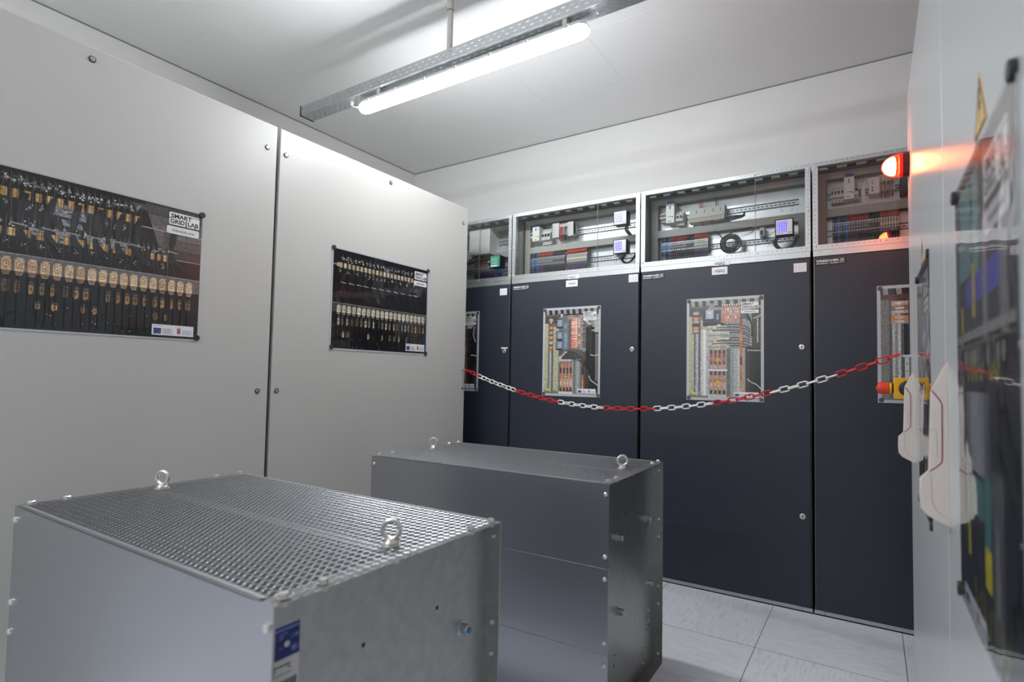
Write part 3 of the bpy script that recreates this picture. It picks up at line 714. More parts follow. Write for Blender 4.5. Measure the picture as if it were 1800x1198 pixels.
        s = MB(); s.lathe((xp+0.0005,u0+0.026,0.792),(1,0,0),[(0.0055,0),(0.0055,0.004),(0.003,0.006)],8,0); s.build('rivet', zincb, t)
    return t
res_box((-1.396,0.842,0),0.0,'galvanised resistor box with mesh top and blue rating label, nearest the camera',True)
res_box((-1.376,2.064,0),math.radians(1.2),'galvanised resistor box without a label, standing in front of the dark cabinets',False)

# ------------------------------------------------------------------ cable tray, hanger tube, luminaire
ty0, ty1, tz0, tz1 = 2.188, 2.282, 2.968, 3.030
tx0, tx1 = -3.238, 0.9
t = thing('cable_tray', 'perforated galvanised cable tray hanging below the ceiling', 'cable tray', (-1.2,2.235,tz0))
mb = MB(); perforated(mb, lambda u,v,d: Vector((u,ty0-d,v)), tx0, tx1, tz0, tz1, [tz0+0.021,tz0+0.044], 0.020, 0.0055, 0.05, stag=[0,0.5])
mb.build('side_rail', galv_l, t, smooth=False)
mb = MB(); perforated(mb, lambda u,v,d: Vector((u,ty1+d,v)), tx0, tx1, tz0, tz1, [tz0+0.021,tz0+0.044], 0.020, 0.0055, 0.05, stag=[0,0.5])
mb.build('side_rail', galv_l, t, smooth=False)
mb = MB(); perforated(mb, lambda u,v,d: Vector((u,v,tz0-d)), tx0, tx1, ty0, ty1, [ty0+0.016,ty0+0.037,ty0+0.057,ty0+0.078], 0.024, 0.0055, 0.05, stag=[0,0.5,0,0.5])
mb.build('tray_base', galv_l, t, smooth=False)
mb = MB().box((tx0-0.006,ty0-0.003,tz0-0.003),(tx0+0.002,ty1+0.003,tz0+0.003)).box((tx0-0.006,ty0-0.003,tz0-0.003),(tx0+0.002,ty0+0.003,tz1+0.002)).box((tx0-0.006,ty1-0.003,tz0-0.003),(tx0+0.002,ty1+0.003,tz1+0.002))
mb.build('edge_guard', blackcap, t)
for x in (-1.985,):
    mb = MB()
    for dx in (-0.024,-0.003): mb.lathe((x+dx,ty0,tz0+(0.045 if dx < -0.01 else 0.03)),(0,-1,0),[(0.006,0),(0.006,0.003),(0.003,0.004)],8)
    mb.box((x-0.04,ty0+0.001,tz0+0.012),(x+0.04,ty0+0.003,tz0+0.052)); mb.build('hanger_bolt', zinc, t)
    mb = MB(); mb.lathe((x,2.235,tz0+0.002),(0,0,1),[(0.0165,0),(0.0165,3.285-tz0)],20); mb.lathe((x,2.235,3.285),(0,0,1),[(0.0195,0),(0.0195,CZ-3.285)],20); mb.lathe((x,2.235,3.279),(0,0,1),[(0.0185,0),(0.0185,0.005)],20,1)
    o = mb.build('hanger_tube', [tubew, mgrey], None, org=(x,2.235,CZ))
    tag(o, 'pale hanger tube between ceiling and cable tray', 'tube')
def luminaire(x0, x1, y, z, label, clips=True):
    t = thing('luminaire', label, 'ceiling light', ((x0+x1)/2,y,z))
    N = 20
    def sec(x, s, up):
        pts = []
        if not up:
            for i in range(N+1):
                a = PI-0.48+(PI+0.96)*i/N; pts.append((x, y+0.038*s*math.cos(a), z+0.038*s*math.sin(a)))
        else:
            for (yy, zz) in ((-0.0337,0.0175),(-0.031,0.030),(-0.025,0.040),(0.025,0.040),(0.031,0.030),(0.0337,0.0175)): pts.append((x, y+yy*s, z+zz*s))
        return pts
    prof = [(x0,0.02),(x0+0.004,0.4),(x0+0.012,0.68),(x0+0.028,0.9),(x0+0.05,1.0),(x1-0.05,1.0),(x1-0.028,0.9),(x1-0.012,0.68),(x1-0.004,0.4),(x1,0.02)]
    MB().rings([sec(x, s, False) for x, s in prof], 0).build('diffuser', lampm, t)
    MB().rings([sec(x, s, True) for x, s in prof], 0).build('housing', lampbody, t)
    if clips:
        for i in range(7):
            xx = x0+0.10+i*(x1-x0-0.2)/6
            MB().box((xx-0.007,y-0.0385,z+0.012),(xx+0.007,y-0.0325,z+0.032)).build('clip', tubew, t, smooth=False)
        for xx in (x0+0.18, x1-0.12): MB().box((xx-0.012,y-0.026,z+0.040),(xx+0.012,y+0.026,z+0.0715)).build('bracket', tubew, t, smooth=False)
    return t
luminaire(-2.695,-1.118,2.230,2.895,'long lit fluorescent luminaire mounted under the cable tray')
cable('power_lead','short white lead between luminaire and cable tray',[(-2.79,2.236,2.972),(-2.79,2.236,2.945),(-2.75,2.232,2.925),(-2.69,2.23,2.905)],0.0045,white)
tag(MB().lathe((-2.79,2.236,2.968),(0,0,-1),[(0.012,0),(0.012,0.010),(0.009,0.014),(0.009,0.024),(0.006,0.026)],12).build('cable_gland', tubew, None, org=(-2.79,2.236,2.968)),'pale cable gland under the tray left of the luminaire','cable gland')
cable('cable_tie','small white clip hanging from the tray at the right end of the luminaire',[(-1.075,2.232,2.966),(-1.078,2.228,2.955),(-1.068,2.226,2.945)],0.003,white)
# the next luminaire of the same row of lights, over the near part of the room, behind the camera
lum2 = luminaire(-2.8,-1.22,-1.30,2.895,'second luminaire of the room, behind the camera',clips=False)
for x in (-2.5,-1.5): MB().lathe((x,-1.30,2.934),(0,0,1),[(0.008,0),(0.008,CZ-2.934)],12).build('hanger_rod', tubew, lum2)

# ------------------------------------------------------------------ right glossy grey cabinets
def handle(t, y):
    fn = lambda p, v, d: Vector((XR-p, y-d*0.68, v))
    prof = [(0.0,1.298),(0.010,1.280),(0.030,1.236),(0.033,1.15),(0.036,1.060),(0.052,1.042),(0.0535,1.01),(0.052,0.979),(0.040,0.963),(0.0,0.943)]
    mb = MB(); rs = []
    for d, s in ((-0.038,0.9),(-0.034,0.97),(-0.028,1.0),(-0.010,1.0),(-0.003,0.985),(0.0,0.94)):
        rs.append([fn(p*s, 1.12+(v-1.12)*(1-(1-s)*0.15), d) for p, v in prof])
    mb.rings(rs, 0)
    h = mb.build('handle', cream, t)
    def strip(pts, w, d, m):
        s = MB(); s.tube([fn(p, v, d) for p, v in pts], w, 6, 0); return s
    strip([(0.0295,1.236),(0.0215,1.226),(0.0125,1.2115),(0.0105,1.205),(0.0108,1.15),(0.0115,1.088),(0.0130,1.080),(0.024,1.068),(0.0345,1.0595)],0.0013,0.0002,0).build('stripe', maroon, h)
    strip([(0.033,1.148),(0.025,1.152),(0.0205,1.146),(0.0195,1.09)],0.0008,-0.0001,0).build('groove', groove, h)
    strip([(0.0315,1.052),(0.0305,1.0),(0.027,0.985),(0.020,0.974),(0.004,0.962)],0.0008,-0.0001,0).build('groove', groove, h)
    return h
def right_cab(y0, y1, label, hy=None):
    t = thing('cabinet', label, 'cabinet', (XR+0.4,(y0+y1)/2,0))
    p = MB().box((XR,y0,0.06),(XR+0.022,y1,2.467)).build('door', grey_r, t, bevel=0.003)
    MB().box((XR+0.022,y0+0.004,0),(XR+0.8,y1-0.004,2.455)).build('carcass', grey_r, t, bevel=0.003)
    MB().box((XR+0.001,y0+0.002,0),(XR+0.022,y1-0.002,0.056)).build('plinth', grey_r, t)
    if hy: handle(p, hy)
    return t
right_cab(0.404,1.4905,'glossy grey cabinet at the right edge carrying the large blurred print',1.462)
right_cab(1.4955,2.5845,'glossy grey right-hand cabinet carrying the edge-on print, between its two neighbours',2.552)
right_cab(2.5885,2.75,'narrow glossy grey end cabinet carrying the red beacon')

def warn(yc, label):
    fn = lambda u, v, d: Vector((XR-d, yc-u, v))
    mb = MB(); s = 0.052; z0 = 1.622; z1 = 1.712
    mb.prism([(-s,z0),(s,z0),(0,z1)], fn, 0, 0.0008, 0)
    def edge(a, b, w=0.0022):
        a = Vector(a); b = Vector(b); n = (b-a).normalized(); q = Vector((-n.y,n.x))*w
        mb.prism([tuple(a-q),tuple(b-q),tuple(b+q),tuple(a+q)], fn, 0.0008, 0.0011, 1)
    k = 0.86; zc = (2*z0+z1)/3
    P = [(x*k, zc+(z-zc)*k) for x, z in ((-s,z0),(s,z0),(0,z1))]
    for i in range(3): edge(P[i], P[(i+1)%3])
    mb.prism([(-0.002,1.688),(0.006,1.688),(0.001,1.665),(0.010,1.665),(-0.006,1.634),(-0.001,1.656),(-0.008,1.656)][:3]+[(-0.008,1.660)], fn, 0.0008, 0.0011, 1)
    mb.prism([(0.001,1.667),(0.009,1.667),(-0.005,1.634),(-0.001,1.655),(-0.006,1.657)], fn, 0.0008, 0.0011, 1)
    tag(mb.build('warning_sign', [signy, ink], None, org=(XR,yc,1.66), smooth=False), label, 'warning sign')
warn(1.006,'yellow triangular high voltage sign above the large blurred poster at the right edge')
warn(2.065,'yellow triangular high voltage sign above the farther poster on the right-hand cabinets')

# beacon
by, bz = 2.665, 2.153
t = thing('warning_beacon','glowing red beacon mounted on the end of the right-hand grey cabinets','warning light',(XR,by,bz))
MB().lathe((XR,by,bz),(-1,0,0),[(0.050,0),(0.050,0.020),(0.0475,0.022)],32).build('base', mat('dark_red_base',(90,14,16),0.35), t)
MB().lathe((XR,by,bz),(-1,0,0),[(0.0495,0.022),(0.0495,0.034),(0.048,0.035)],32).build('lens_collar', mat('red_collar',(214,20,18),0.3,emit=(255,40,20),estr=0.35), t)
MB().lathe((XR,by,bz),(-1,0,0),[(0.047,0.035),(0.0465,0.046),(0.044,0.058),(0.038,0.073),(0.029,0.085),(0.016,0.094),(0.004,0.097)],32).build('lens', lensm, t)
MB().lathe((XR,by,bz),(-1,0,0),[(0.008,0.044),(0.036,0.048),(0.039,0.056),(0.035,0.068),(0.026,0.080),(0.013,0.089),(0.001,0.093)],24).build('lamp', beam, t)

# emergency stop
ey, ez = 2.655, 1.229
t = thing('emergency_stop','yellow emergency stop box with red mushroom button behind the farther cream handle','emergency stop',(XR,ey,ez))
MB().box((XR-0.0625,ey-0.04,ez-0.0425),(XR,ey+0.04,ez+0.0425)).build('housing', yellow, t, bevel=0.002)
MB().lathe((XR-0.016,ey-0.04,ez),(0,-1,0),[(0.031,0),(0.031,0.003),(0.027,0.005)],28).build('blanking_plug', black, t)
MB().lathe((XR-0.0625,ey,ez),(-1,0,0),[(0.020,0),(0.020,0.007)],24).build('collar', black, t)
MB().lathe((XR-0.0695,ey,ez),(-1,0,0),[(0.022,0),(0.022,0.007),(0.020,0.008)],28).build('ring', yellow, t)
MB().lathe((XR-0.0775,ey,ez),(-1,0,0),[(0.019,0),(0.0235,0.003),(0.024,0.020),(0.024,0.034),(0.020,0.041),(0.007,0.0425),(0.006,0.046),(0.001,0.047)],28).build('button', redor, t)

# ------------------------------------------------------------------ barrier chain and its holders
ma = MB(); sy = 2.66
ma.box((XR-0.008,sy-0.002,1.272),(XR-0.023,sy+0.012,1.358),0); ma.box((XR-0.03,sy-0.006,1.356),(XR,sy+0.016,1.366),0)
for z in (1.30,1.33): ma.lathe((XR-0.015,sy-0.002,z),(0,-1,0),[(0.0025,0),(0.002,0.001)],8,1)
ma.tube([(XR-0.028,sy,1.361),(XR-0.036,sy,1.359),(XR-0.046,sy+0.004,1.364),(XR-0.044,sy+0.004,1.372),(XR-0.036,sy+0.003,1.374)],0.0018,6,0)
tag(ma.build('chain_bracket',[galv_l,gap],None,org=(XR,sy,1.32)),'small metal bracket holding the red end of the chain above the emergency stop','bracket')
mb = MB(); hx, hy, hz = XL, 3.036, 1.292
mb.lathe((hx,hy,hz),(1,0,0),[(0.008,0),(0.008,0.004),(0.003,0.006),(0.003,0.014)],12,0)
mb.tube([(hx+0.012,hy,hz),(hx+0.014,hy+0.014,hz+0.004),(hx+0.016,hy+0.024,hz+0.002),(hx+0.018,hy+0.028,hz-0.006)],0.0022,6,0)
mb.tube([(hx+0.01,hy-0.001,hz+0.002),(hx+0.008,hy-0.007,hz-0.03),(hx+0.008,hy-0.005,hz-0.08),(hx+0.008,hy-0.001,hz-0.125),(hx+0.008,hy+0.004,hz-0.09),(hx+0.008,hy+0.005,hz-0.04)],0.0016,6,0,True)
mb.lathe((hx+0.001,hy-0.001,hz-0.131),(1,0,0),[(0.007,0),(0.007,0.008),(0.004,0.010)],12,1)
tag(mb.build('chain_hook',[zincb,rubber],None,org=(hx,hy,hz)),'thin metal snap hook at the right edge of the grey panel, holding the chain','hook')
A = Vector((XL+0.018,3.066,0)); B = Vector((XR-0.042,2.664,0))
def zc(x): return 1.079+0.1525*(x+1.28)**2 - max(0,(-2.1-x))*0.02
L_, W_, R_ = 0.0535, 0.029, 0.0033
def link_mesh(m):
    mb = MB(); a = L_/2-W_/2; r = W_/2-R_; pts = []
    for i in range(9): th = -PI/2+PI*i/8; pts.append((a+r*math.cos(th), 0, r*math.sin(th)))
    for i in range(9): th = PI/2+PI*i/8; pts.append((-a+r*math.cos(th), 0, r*math.sin(th)))
    mb.tube(pts, R_, 8, 0, True); o = mb.build('tmp', m); d = o.data; bpy.data.objects.remove(o); d.name = 'chain_link'; return d
LM = (link_mesh(chainr), link_mesh(chainw))
ch = thing('barrier_chain','red and white plastic barrier chain strung across the front of the dark cabinets','chain',(-1.2,2.85,1.2))
pts = []; n = 4000
for i in range(n+1):
    s = i/n; x = A.x+(B.x-A.x)*s; y = A.y+(B.y-A.y)*s; pts.append(Vector((x,y,zc(x))))
cum = [0.0]
for i in range(n): cum.append(cum[-1]+(pts[i+1]-pts[i]).length)
pitch = L_-4*R_+0.0003; cnt = int(cum[-1]/pitch); pitch = cum[-1]/cnt
def at(s):
    import bisect
    i = min(n-1, max(0, bisect.bisect_left(cum, s)-1)); f = (s-cum[i])/(cum[i+1]-cum[i]); return pts[i].lerp(pts[i+1], f)
bounds = [-2.362,-2.007,-1.666,-1.327,-1.009,-0.688,-0.388,-0.113]
for i in range(cnt):
    c = at((i+0.5)*pitch); d = (at(min(cum[-1],(i+1)*pitch))-at(i*pitch)).normalized()
    up = Vector((0,0,1)); side = d.cross(up).normalized(); up = side.cross(d)
    roll = (0.12 if i % 2 else PI/2+0.25)+random.uniform(-0.15,0.15)
    if -2.33 < c.x < -2.05: roll = (0.5 if i % 2 else -0.6)
    z_ = up*math.cos(roll)+side*math.sin(roll); y_ = z_.cross(d)
    k = sum(1 for b in bounds if c.x > b) % 2
    o = bpy.data.objects.new('chain_link', LM[k]); COL.objects.link(o); o.parent = ch
    M = Matrix((d, y_, z_)).transposed().to_4x4(); M.translation = c-Vector((-1.2,2.85,1.2)); o.matrix_local = M
    if i in (0,): pass

# ------------------------------------------------------------------ laminated photo prints
class Art:
    """flat print: u right, v up in metres on the sheet; every colour is ink"""
    def __init__(s, fn, u0, v0, w, h):
        s.mb = MB(); s.fn = fn; s.u0, s.v0, s.w, s.h = u0, v0, w, h; s.d = 0.0022
    def P(s, u, v): return s.fn(s.u0+u*s.w, s.v0+v*s.h, s.d)
    def step(s): s.d += 0.000004
    def poly(s, pts, c): s.mb.face([s.P(u,v) for u,v in pts], 0, lin(c)); s.step()
    def rect(s, a, b, c, d, col): s.poly([(a,b),(c,b),(c,d),(a,d)], col)
    def grad(s, a, b, c, d, cols, horiz=True):
        n = len(cols)
        for i, q in enumerate(cols):
            if horiz: s.mb.face([s.P(a+(c-a)*i/n,b),s.P(a+(c-a)*(i+1)/n,b),s.P(a+(c-a)*(i+1)/n,d),s.P(a+(c-a)*i/n,d)],0,lin(q))
            else: s.mb.face([s.P(a,b+(d-b)*i/n),s.P(c,b+(d-b)*i/n),s.P(c,b+(d-b)*(i+1)/n),s.P(a,b+(d-b)*(i+1)/n)],0,lin(q))
        s.step()
    def ell(s, u, v, ru, rv, c, n=12):
        s.poly([(u+ru*math.cos(2*PI*i/n), v+rv*math.sin(2*PI*i/n)) for i in range(n)], c)
        if n <= 6: s.d -= 0.000004
    def rrect(s, a, b, c, d, r, col):
        k = r*s.w/s.h; pts = []
        for (x, y, t0) in ((c-r,b+k,-PI/2),(c-r,d-k,0),(a+r,d-k,PI/2),(a+r,b+k,PI)):
            for i in range(5): t = t0+PI/2*i/4; pts.append((x+r*math.cos(t), y+k*math.sin(t)))
        s.poly(pts, col)
    def line(s, pts, wd, c):
        """wd in fraction of width"""
        A = [Vector((u*s.w, v*s.h)) for u, v in pts]; q = []; h = wd*s.w/2; n = len(A)
        for i in range(n):
            t = (A[min(i+1,n-1)]-A[max(i-1,0)]).normalized(); q.append(Vector((-t.y,t.x))*h)
        for i in range(n-1):
            f = [A[i]-q[i],A[i+1]-q[i+1],A[i+1]+q[i+1],A[i]+q[i]]
            s.mb.face([s.P(p.x/s.w,p.y/s.h) for p in f],0,lin(c))
        s.step()
    def curve(s, p0, p1, p2, p3, wd, c, n=9):
        s.line([tuple((1-t)**3*a+3*(1-t)**2*t*b+3*(1-t)*t*t*g+t**3*e for a,b,g,e in zip(p0,p1,p2,p3)) for t in (i/n for i in range(n+1))], wd, c)
    def text(s, t, a, b, c, d, col, bold=0.0):
        s.mb.text(t, s.fn, s.u0+a*s.w, s.v0+b*s.h, (c-a)*s.w, (d-b)*s.h, 0, s.d, bold, lin(col)); s.step()
    def dashes(s, a, b, c, d, col, n):
        x = a; r = random.Random(5)
        while x < c:
            w = (c-a)/n*r.uniform(0.5,1.5); s.rect(x, b, min(c,x+w*0.8), d, col); x += w
    def logo(s, a, b, c, d, sub, subtxt=None):
        W = (232,232,232); K = (34,34,40); u = lambda x: a+x*(c-a); v = lambda y: b+y*(d-b)
        s.rrect(a,b,c,d,(c-a)*0.05,W)
        B = 0.035
        s.text('SMART',u(0.06),v(0.54),u(0.74),v(0.90),K,B); s.text('GRID',u(0.04),v(0.10),u(0.51),v(0.47),K,B); s.text('LAB',u(0.61),v(0.10),u(0.97),v(0.46),K,B)
        s.rect(u(0),v(0.50),u(0.1),v(0.555),K); s.rect(u(0.535),v(0),u(0.57),v(0.52),K); s.rect(u(0.70),v(0.85),u(1),v(0.90),K)
        s.poly([(u(0.84),v(0.12)),(u(0.87),v(0.12)),(u(0.90),v(0)),(u(0.86),v(0))],K)
        a,b,c,d = sub; s.rrect(a,b,c,d,(c-a)*0.05,(222,222,222))
        if subtxt: s.text(subtxt,a+(c-a)*0.16,b+(d-b)*0.30,a+(c-a)*0.84,b+(d-b)*0.68,(70,70,78),0.01)
        else: s.dashes(a+(c-a)*0.2,b+(d-b)*0.38,a+(c-a)*0.82,b+(d-b)*0.6,(110,110,118),9)
    def funds(s, a, b, c, d):
        s.rect(a,b,c,d,(226,226,230)); u = lambda x: a+x*(c-a); v = lambda y: b+y*(d-b)
        s.rect(u(0.04),v(0.12),u(0.215),v(0.66),(44,56,140))
        for i in range(12): s.ell(u(0.127)+(c-a)*0.045*math.cos(i*PI/6), v(0.39)+(d-b)*0.17*math.sin(i*PI/6), (c-a)*0.006, (d-b)*0.022, (214,196,70), 5)
        s.dashes(u(0.04),v(0.84),u(0.24),v(0.89),(120,120,128),5)
        for y, e in ((0.56,0.45),(0.42,0.50),(0.28,0.45),(0.14,0.50)): s.dashes(u(0.25),v(y),u(e),v(y+0.06),(110,108,118),6)
        x0, x1 = u(0.59), u(0.68)
        s.poly([(x0,v(0.75)),(x1,v(0.75)),(x1,v(0.30)),((x0+x1)/2,v(0.12)),(x0,v(0.30))],(196,140,150))
        for k in range(4): s.rect(x0+(x1-x0)*0.08,v(0.24+0.13*k),x1-(x1-x0)*0.08,v(0.30+0.13*k),(150,40,62))
        s.ell((x0+x1)/2,v(0.42),(x1-x0)*0.28,(d-b)*0.17,(165,60,78),8)
        for y in (0.50,0.34,0.18): s.dashes(u(0.72),v(y),u(0.96),v(y+0.06),(112,112,160),5)
GRPM = 'round magnets holding the photo prints'
def poster(fn, u0, v0, w, h, label, draw, nrm, mags=None, border=0.012, mname=None, magr=0.0125, dark=True, cat='poster'):
    c = fn(u0+w/2, v0+h/2, 0)
    t = thing('photo_print', label, cat, tuple(c), 'laminated photo prints on the cabinets')
    MB().prism([(u0,v0),(u0+w,v0),(u0+w,v0+h),(u0,v0+h)], fn, 0.0004, 0.0019, 0).build('laminate_sheet', laminate, t, smooth=False)
    a = Art(fn, u0+border, v0+border, w-2*border, h-2*border)
    draw(a); a.mb.build('photo', printm, t, smooth=False)
    for (mu, mv, ml) in (mags or []):
        m = MB().lathe(fn(mu,mv,0.0004), nrm, [(magr,0.0),(magr,0.006),(magr*0.9,0.0078)], 20, 0).build('round_magnet', rubber if dark else magg, None, org=tuple(fn(mu,mv,0)))
        tag(m, ml, 'magnet', GRPM)

def resistors(A, P):
    r = random.Random(P['seed']); K0 = (20,20,24)
    A.rect(0,0,1,1,K0)
    A.rect(0,0,1,0.2,(14,14,18)); A.rect(0,P['rail']-0.16,1,P['rail']-0.02,(26,26,30))
    if P['steel']:
        A.grad(0.66,0.60,1,0.99,[(64,62,62),(96,92,90),(120,112,108),(104,98,96),(74,72,72)],False)
        A.grad(0.62,0.70,0.86,0.80,[(150,140,134),(140,130,126),(110,104,102),(88,84,84)])
        A.poly([(0.60,0.60),(0.80,0.60),(0.70,0.99),(0.60,0.99)],(28,28,32)); A.poly([(0.66,0.93),(1,0.93),(1,0.97),(0.64,0.97)],(84,82,82))
        for i in range(26): A.line([(0.70+i*0.011,0.935),(0.708+i*0.011,0.965)],0.0016,(56,54,54))
        for y in (0.76,0.72,0.68): A.line([(0.68,y),(1,y-0.01)],0.0022,(60,56,56))
        A.line([(0.68,0.808),(1,0.80)],0.006,(170,168,164)); A.line([(0.79,0.60),(1,0.60)],0.004,(160,158,156))
        for (a,b,c,d) in ((0.33,0.76,0.45,0.84),(0.36,0.70,0.44,0.74),(0.34,0.58,0.43,0.66),(0.46,0.60,0.54,0.67),(0.56,0.60,0.64,0.67),(0.24,0.60,0.31,0.65)): 
            A.poly([(a,b),(c,b-0.01),(c-0.01,d-0.01),(a-0.008,d)],(150,150,158)); A.rect(a+0.01,b+0.02,c-0.02,b+0.03,(60,60,66)); A.rect(a+0.02,b+0.045,c-0.01,b+0.052,(70,70,76))
    def clamp(u, v, s=1.0):
        g = r.choice(((150,148,146),(176,174,172),(128,126,124)))
        A.rect(u-0.006*s,v-0.006*s,u+0.006*s,v+0.006*s,g); A.rect(u-0.0015,v-0.02*s,u+0.0015,v+0.03*s,(110,108,106))
        for k in range(4): A.ell(u+r.uniform(-0.013,0.013)*s, v+r.uniform(-0.022,0.022)*s, 0.0035*s, 0.005*s, r.choice(((206,204,200),(150,146,140),(90,88,88),(226,224,220))),5)
    # rods and ceramic rolls, upper row
    for v, u0, u1, n, hh in P['rolls']:
        A.rect(u0,v-0.004,u1,v+0.004,(60,54,46))
        for i in range(n):
            u = u0+(u1-u0)*(i+0.5)/n; w = (u1-u0)/n*P.get('rw',0.70)
            c0 = r.choice(P['roll_cols']); c1 = tuple(int(x*0.72) for x in c0); c2 = tuple(min(255,int(x*1.12)) for x in c0)
            A.grad(u-w/2,v-hh/2,u+w/2,v+hh/2,[c1,c0,c2,c1,c0,tuple(int(x*0.55) for x in c0)])
    for v, u0, u1, n, s in P['clamps']:
        for i in range(n):
            clamp(u0+(u1-u0)*(i+0.5)/n+r.uniform(-0.004,0.004), v+r.uniform(-0.008,0.008), s)
            if P['steel']: A.line([(u0+(u1-u0)*(i+0.5)/n+0.02,v+0.05),(u0+(u1-u0)*(i+0.5)/n+0.02,v-0.13)],0.0025,(96,92,86))
    # cable bundles
    for (u, du) in P['bundles']:
        for k in range(5):
            o = (k-2)*0.009; g = r.choice(((36,36,40),(46,46,50),(27,27,31)))
            A.curve((u+o*0.4+0.02,P['ctop']),(u+o+0.0,P['ctop']-0.10),(u+o*0.5,P['ctie']+0.05),(u+o*0.25,P['ctie']),0.0075,g)
            A.curve((u+o*0.25,P['ctie']),(u+o,P['ctie']-0.10),(u+du*0.6+o*2,P['rail']+0.16),(u+du+o*2.6,P['rail']+0.05),0.0075,g)
        A.line([(u-0.022,P['ctie']+0.003),(u+0.03,P['ctie']-0.003)],0.006,(168,166,162))
    # rail of ceramic heads
    rv = P['rail']; hh = P['head']
    A.rect(0,rv-hh*0.35,1,rv+hh*0.75,P['railcol']); A.rect(0,rv+hh*0.75,1,rv+hh*0.82,(150,146,140))
    for i in range(P['n']):
        t = (i+0.5)/P['n']; u = P['r0']+(P['r1']-P['r0'])*t; w = (P['r1']-P['r0'])/P['n']*0.74; x0, x1 = u-w/2, u+w/2; y0, y1 = rv-hh*0.62, rv+hh*0.42
        c = r.choice(P['head_cols']); c2 = tuple(min(255,int(x*1.12)) for x in c); c3 = tuple(int(x*0.62) for x in c)
        A.rect(x0+w*0.2,y1,x1-w*0.1,y1+hh*0.14,(196,188,180)); A.ell(x1,y1-hh*0.12,w*0.26,hh*0.22,tuple(int(x*0.55) for x in c),8)
        A.poly([(x0,y0+hh*0.30),(x0+w*0.22,y0),(x1-w*0.22,y0),(x1,y0+hh*0.30),(x1,y1),(x0,y1)],c)
        A.poly([(x0+w*0.02,y0+hh*0.28),(x0+w*0.24,y0+hh*0.03),(x1-w*0.24,y0+hh*0.03),(x1-w*0.02,y0+hh*0.28)],c3)
        A.poly([(x0+w*0.06,y0+hh*0.30),(x1-w*0.08,y0+hh*0.30),(x1-w*0.1,y0+hh*0.40),(x0+w*0.08,y0+hh*0.40)],c2)
        A.ell(u-w*0.03,rv+hh*0.08,w*0.32,hh*0.24,c3,10); A.ell(u-w*0.03,rv+hh*0.09,w*0.25,hh*0.19,c2,10); A.ell(u,rv+hh*0.07,w*0.11,hh*0.09,tuple(int(x*0.6) for x in c),6)
    # partial rows glimpsed below
    for v, n, hh2, prob in P['low']:
        for i in range(n):
            if r.random() > prob: continue
            u = P['r0']+(P['r1']-P['r0'])*(i+r.uniform(0.35,0.65))/n; w = r.uniform(0.012,0.024); c = r.choice(P['roll_cols']); q = r.uniform(0.55,1.05)
            c = tuple(min(255,int(x*q)) for x in c)
            A.rect(u-w*0.9,v-hh2*0.4,u+w*0.9,v+hh2*0.7,(36,34,34)); A.poly([(u-w/2,v-hh2/2+0.01),(u-w*0.2,v-hh2/2),(u+w/2,v-hh2/2+0.012),(u+w/2,v+hh2*0.3),(u-w/2,v+hh2*0.35)],c)
            A.ell(u,v,w*0.3,hh2*0.2,tuple(int(x*0.6) for x in c),6); A.rect(u-w*0.4,v+hh2*0.4,u+w*0.5,v+hh2*0.62,(92,88,82))
    for i in range(P['n']+6):
        u = P['r0']+(P['r1']-P['r0'])*(i+0.5)/(P['n']+6)-0.01
        A.line([(u,rv-hh*0.7),(u+r.uniform(-0.004,0.004),0.02)],P.get('vw',0.004),P.get('vcol',(9,9,12)))
    for i in range(60):
        A.ell(r.uniform(0.02,0.98), r.uniform(0.01,0.19), r.uniform(0.001,0.0035), r.uniform(0.002,0.006), r.choice(((150,150,156),(90,86,82),(196,196,204),(60,60,66))),5)

def art_left_near(A):
    resistors(A, dict(seed=3, steel=True, rail=0.39, head=0.094, n=19, r0=0.095, r1=0.965, railcol=(112,104,102), rw=0.66,
        roll_cols=((206,164,104),(196,150,92),(216,176,120)), head_cols=((214,180,140),(222,190,150),(202,166,126),(228,200,166)),
        rolls=[(0.845,0.0,0.69,17,0.056),(0.60,0.0,0.66,13,0.05),(0.60,0.735,0.86,4,0.048)], clamps=[(0.925,0.0,0.68,26,1.2),(0.775,0.0,0.64,15,0.9),(0.66,0.0,0.62,16,1.0),(0.53,0.05,0.84,12,0.8),(0.655,0.60,0.84,10,0.9)],
        bundles=[(0.10,0.06),(0.20,0.07),(0.30,0.08),(0.40,0.09),(0.49,0.09),(0.585,0.10),(0.665,0.10),(0.845,0.08)], ctop=0.86, ctie=0.655, low=[(0.255,20,0.075,0.95),(0.15,16,0.05,0.3)]))
    A.logo(0.822,0.870,0.983,0.965,(0.812,0.800,0.983,0.858),'Widerst\u00e4nde vorne')
    A.funds(0.762,0.018,0.976,0.098)
def art_left_far(A):
    resistors(A, dict(seed=9, steel=False, rail=0.392, head=0.082, n=20, r0=0.035, r1=0.975, railcol=(74,72,70), rw=0.78,
        roll_cols=((196,184,150),(184,170,136),(206,196,166)), head_cols=((206,200,176),(196,188,162),(214,208,188)),
        rolls=[(0.843,0.05,0.83,20,0.05)], clamps=[(0.912,0.07,0.82,20,1.2),(0.78,0.04,0.85,20,1.1)],
        bundles=[(0.09,0.0),(0.165,0.02),(0.24,0.06),(0.305,0.09),(0.385,0.13),(0.465,0.14),(0.54,0.03),(0.62,0.08),(0.70,0.05),(0.78,0.03),(0.85,0.04)], ctop=0.80, ctie=0.668,
        low=[(0.275,22,0.085,0.95),(0.14,20,0.06,0.55)], vw=0.007, vcol=(11,11,15)))
    A.rect(0.0,0.835,0.06,0.85,(150,146,136)); A.poly([(0.03,0.86),(0.06,0.865),(0.06,0.82),(0.03,0.828)],(186,176,146))
    A.logo(0.835,0.868,0.985,0.962,(0.828,0.796,0.985,0.852))
    A.funds(0.752,0.022,0.978,0.105)
NL = (1,0,0)
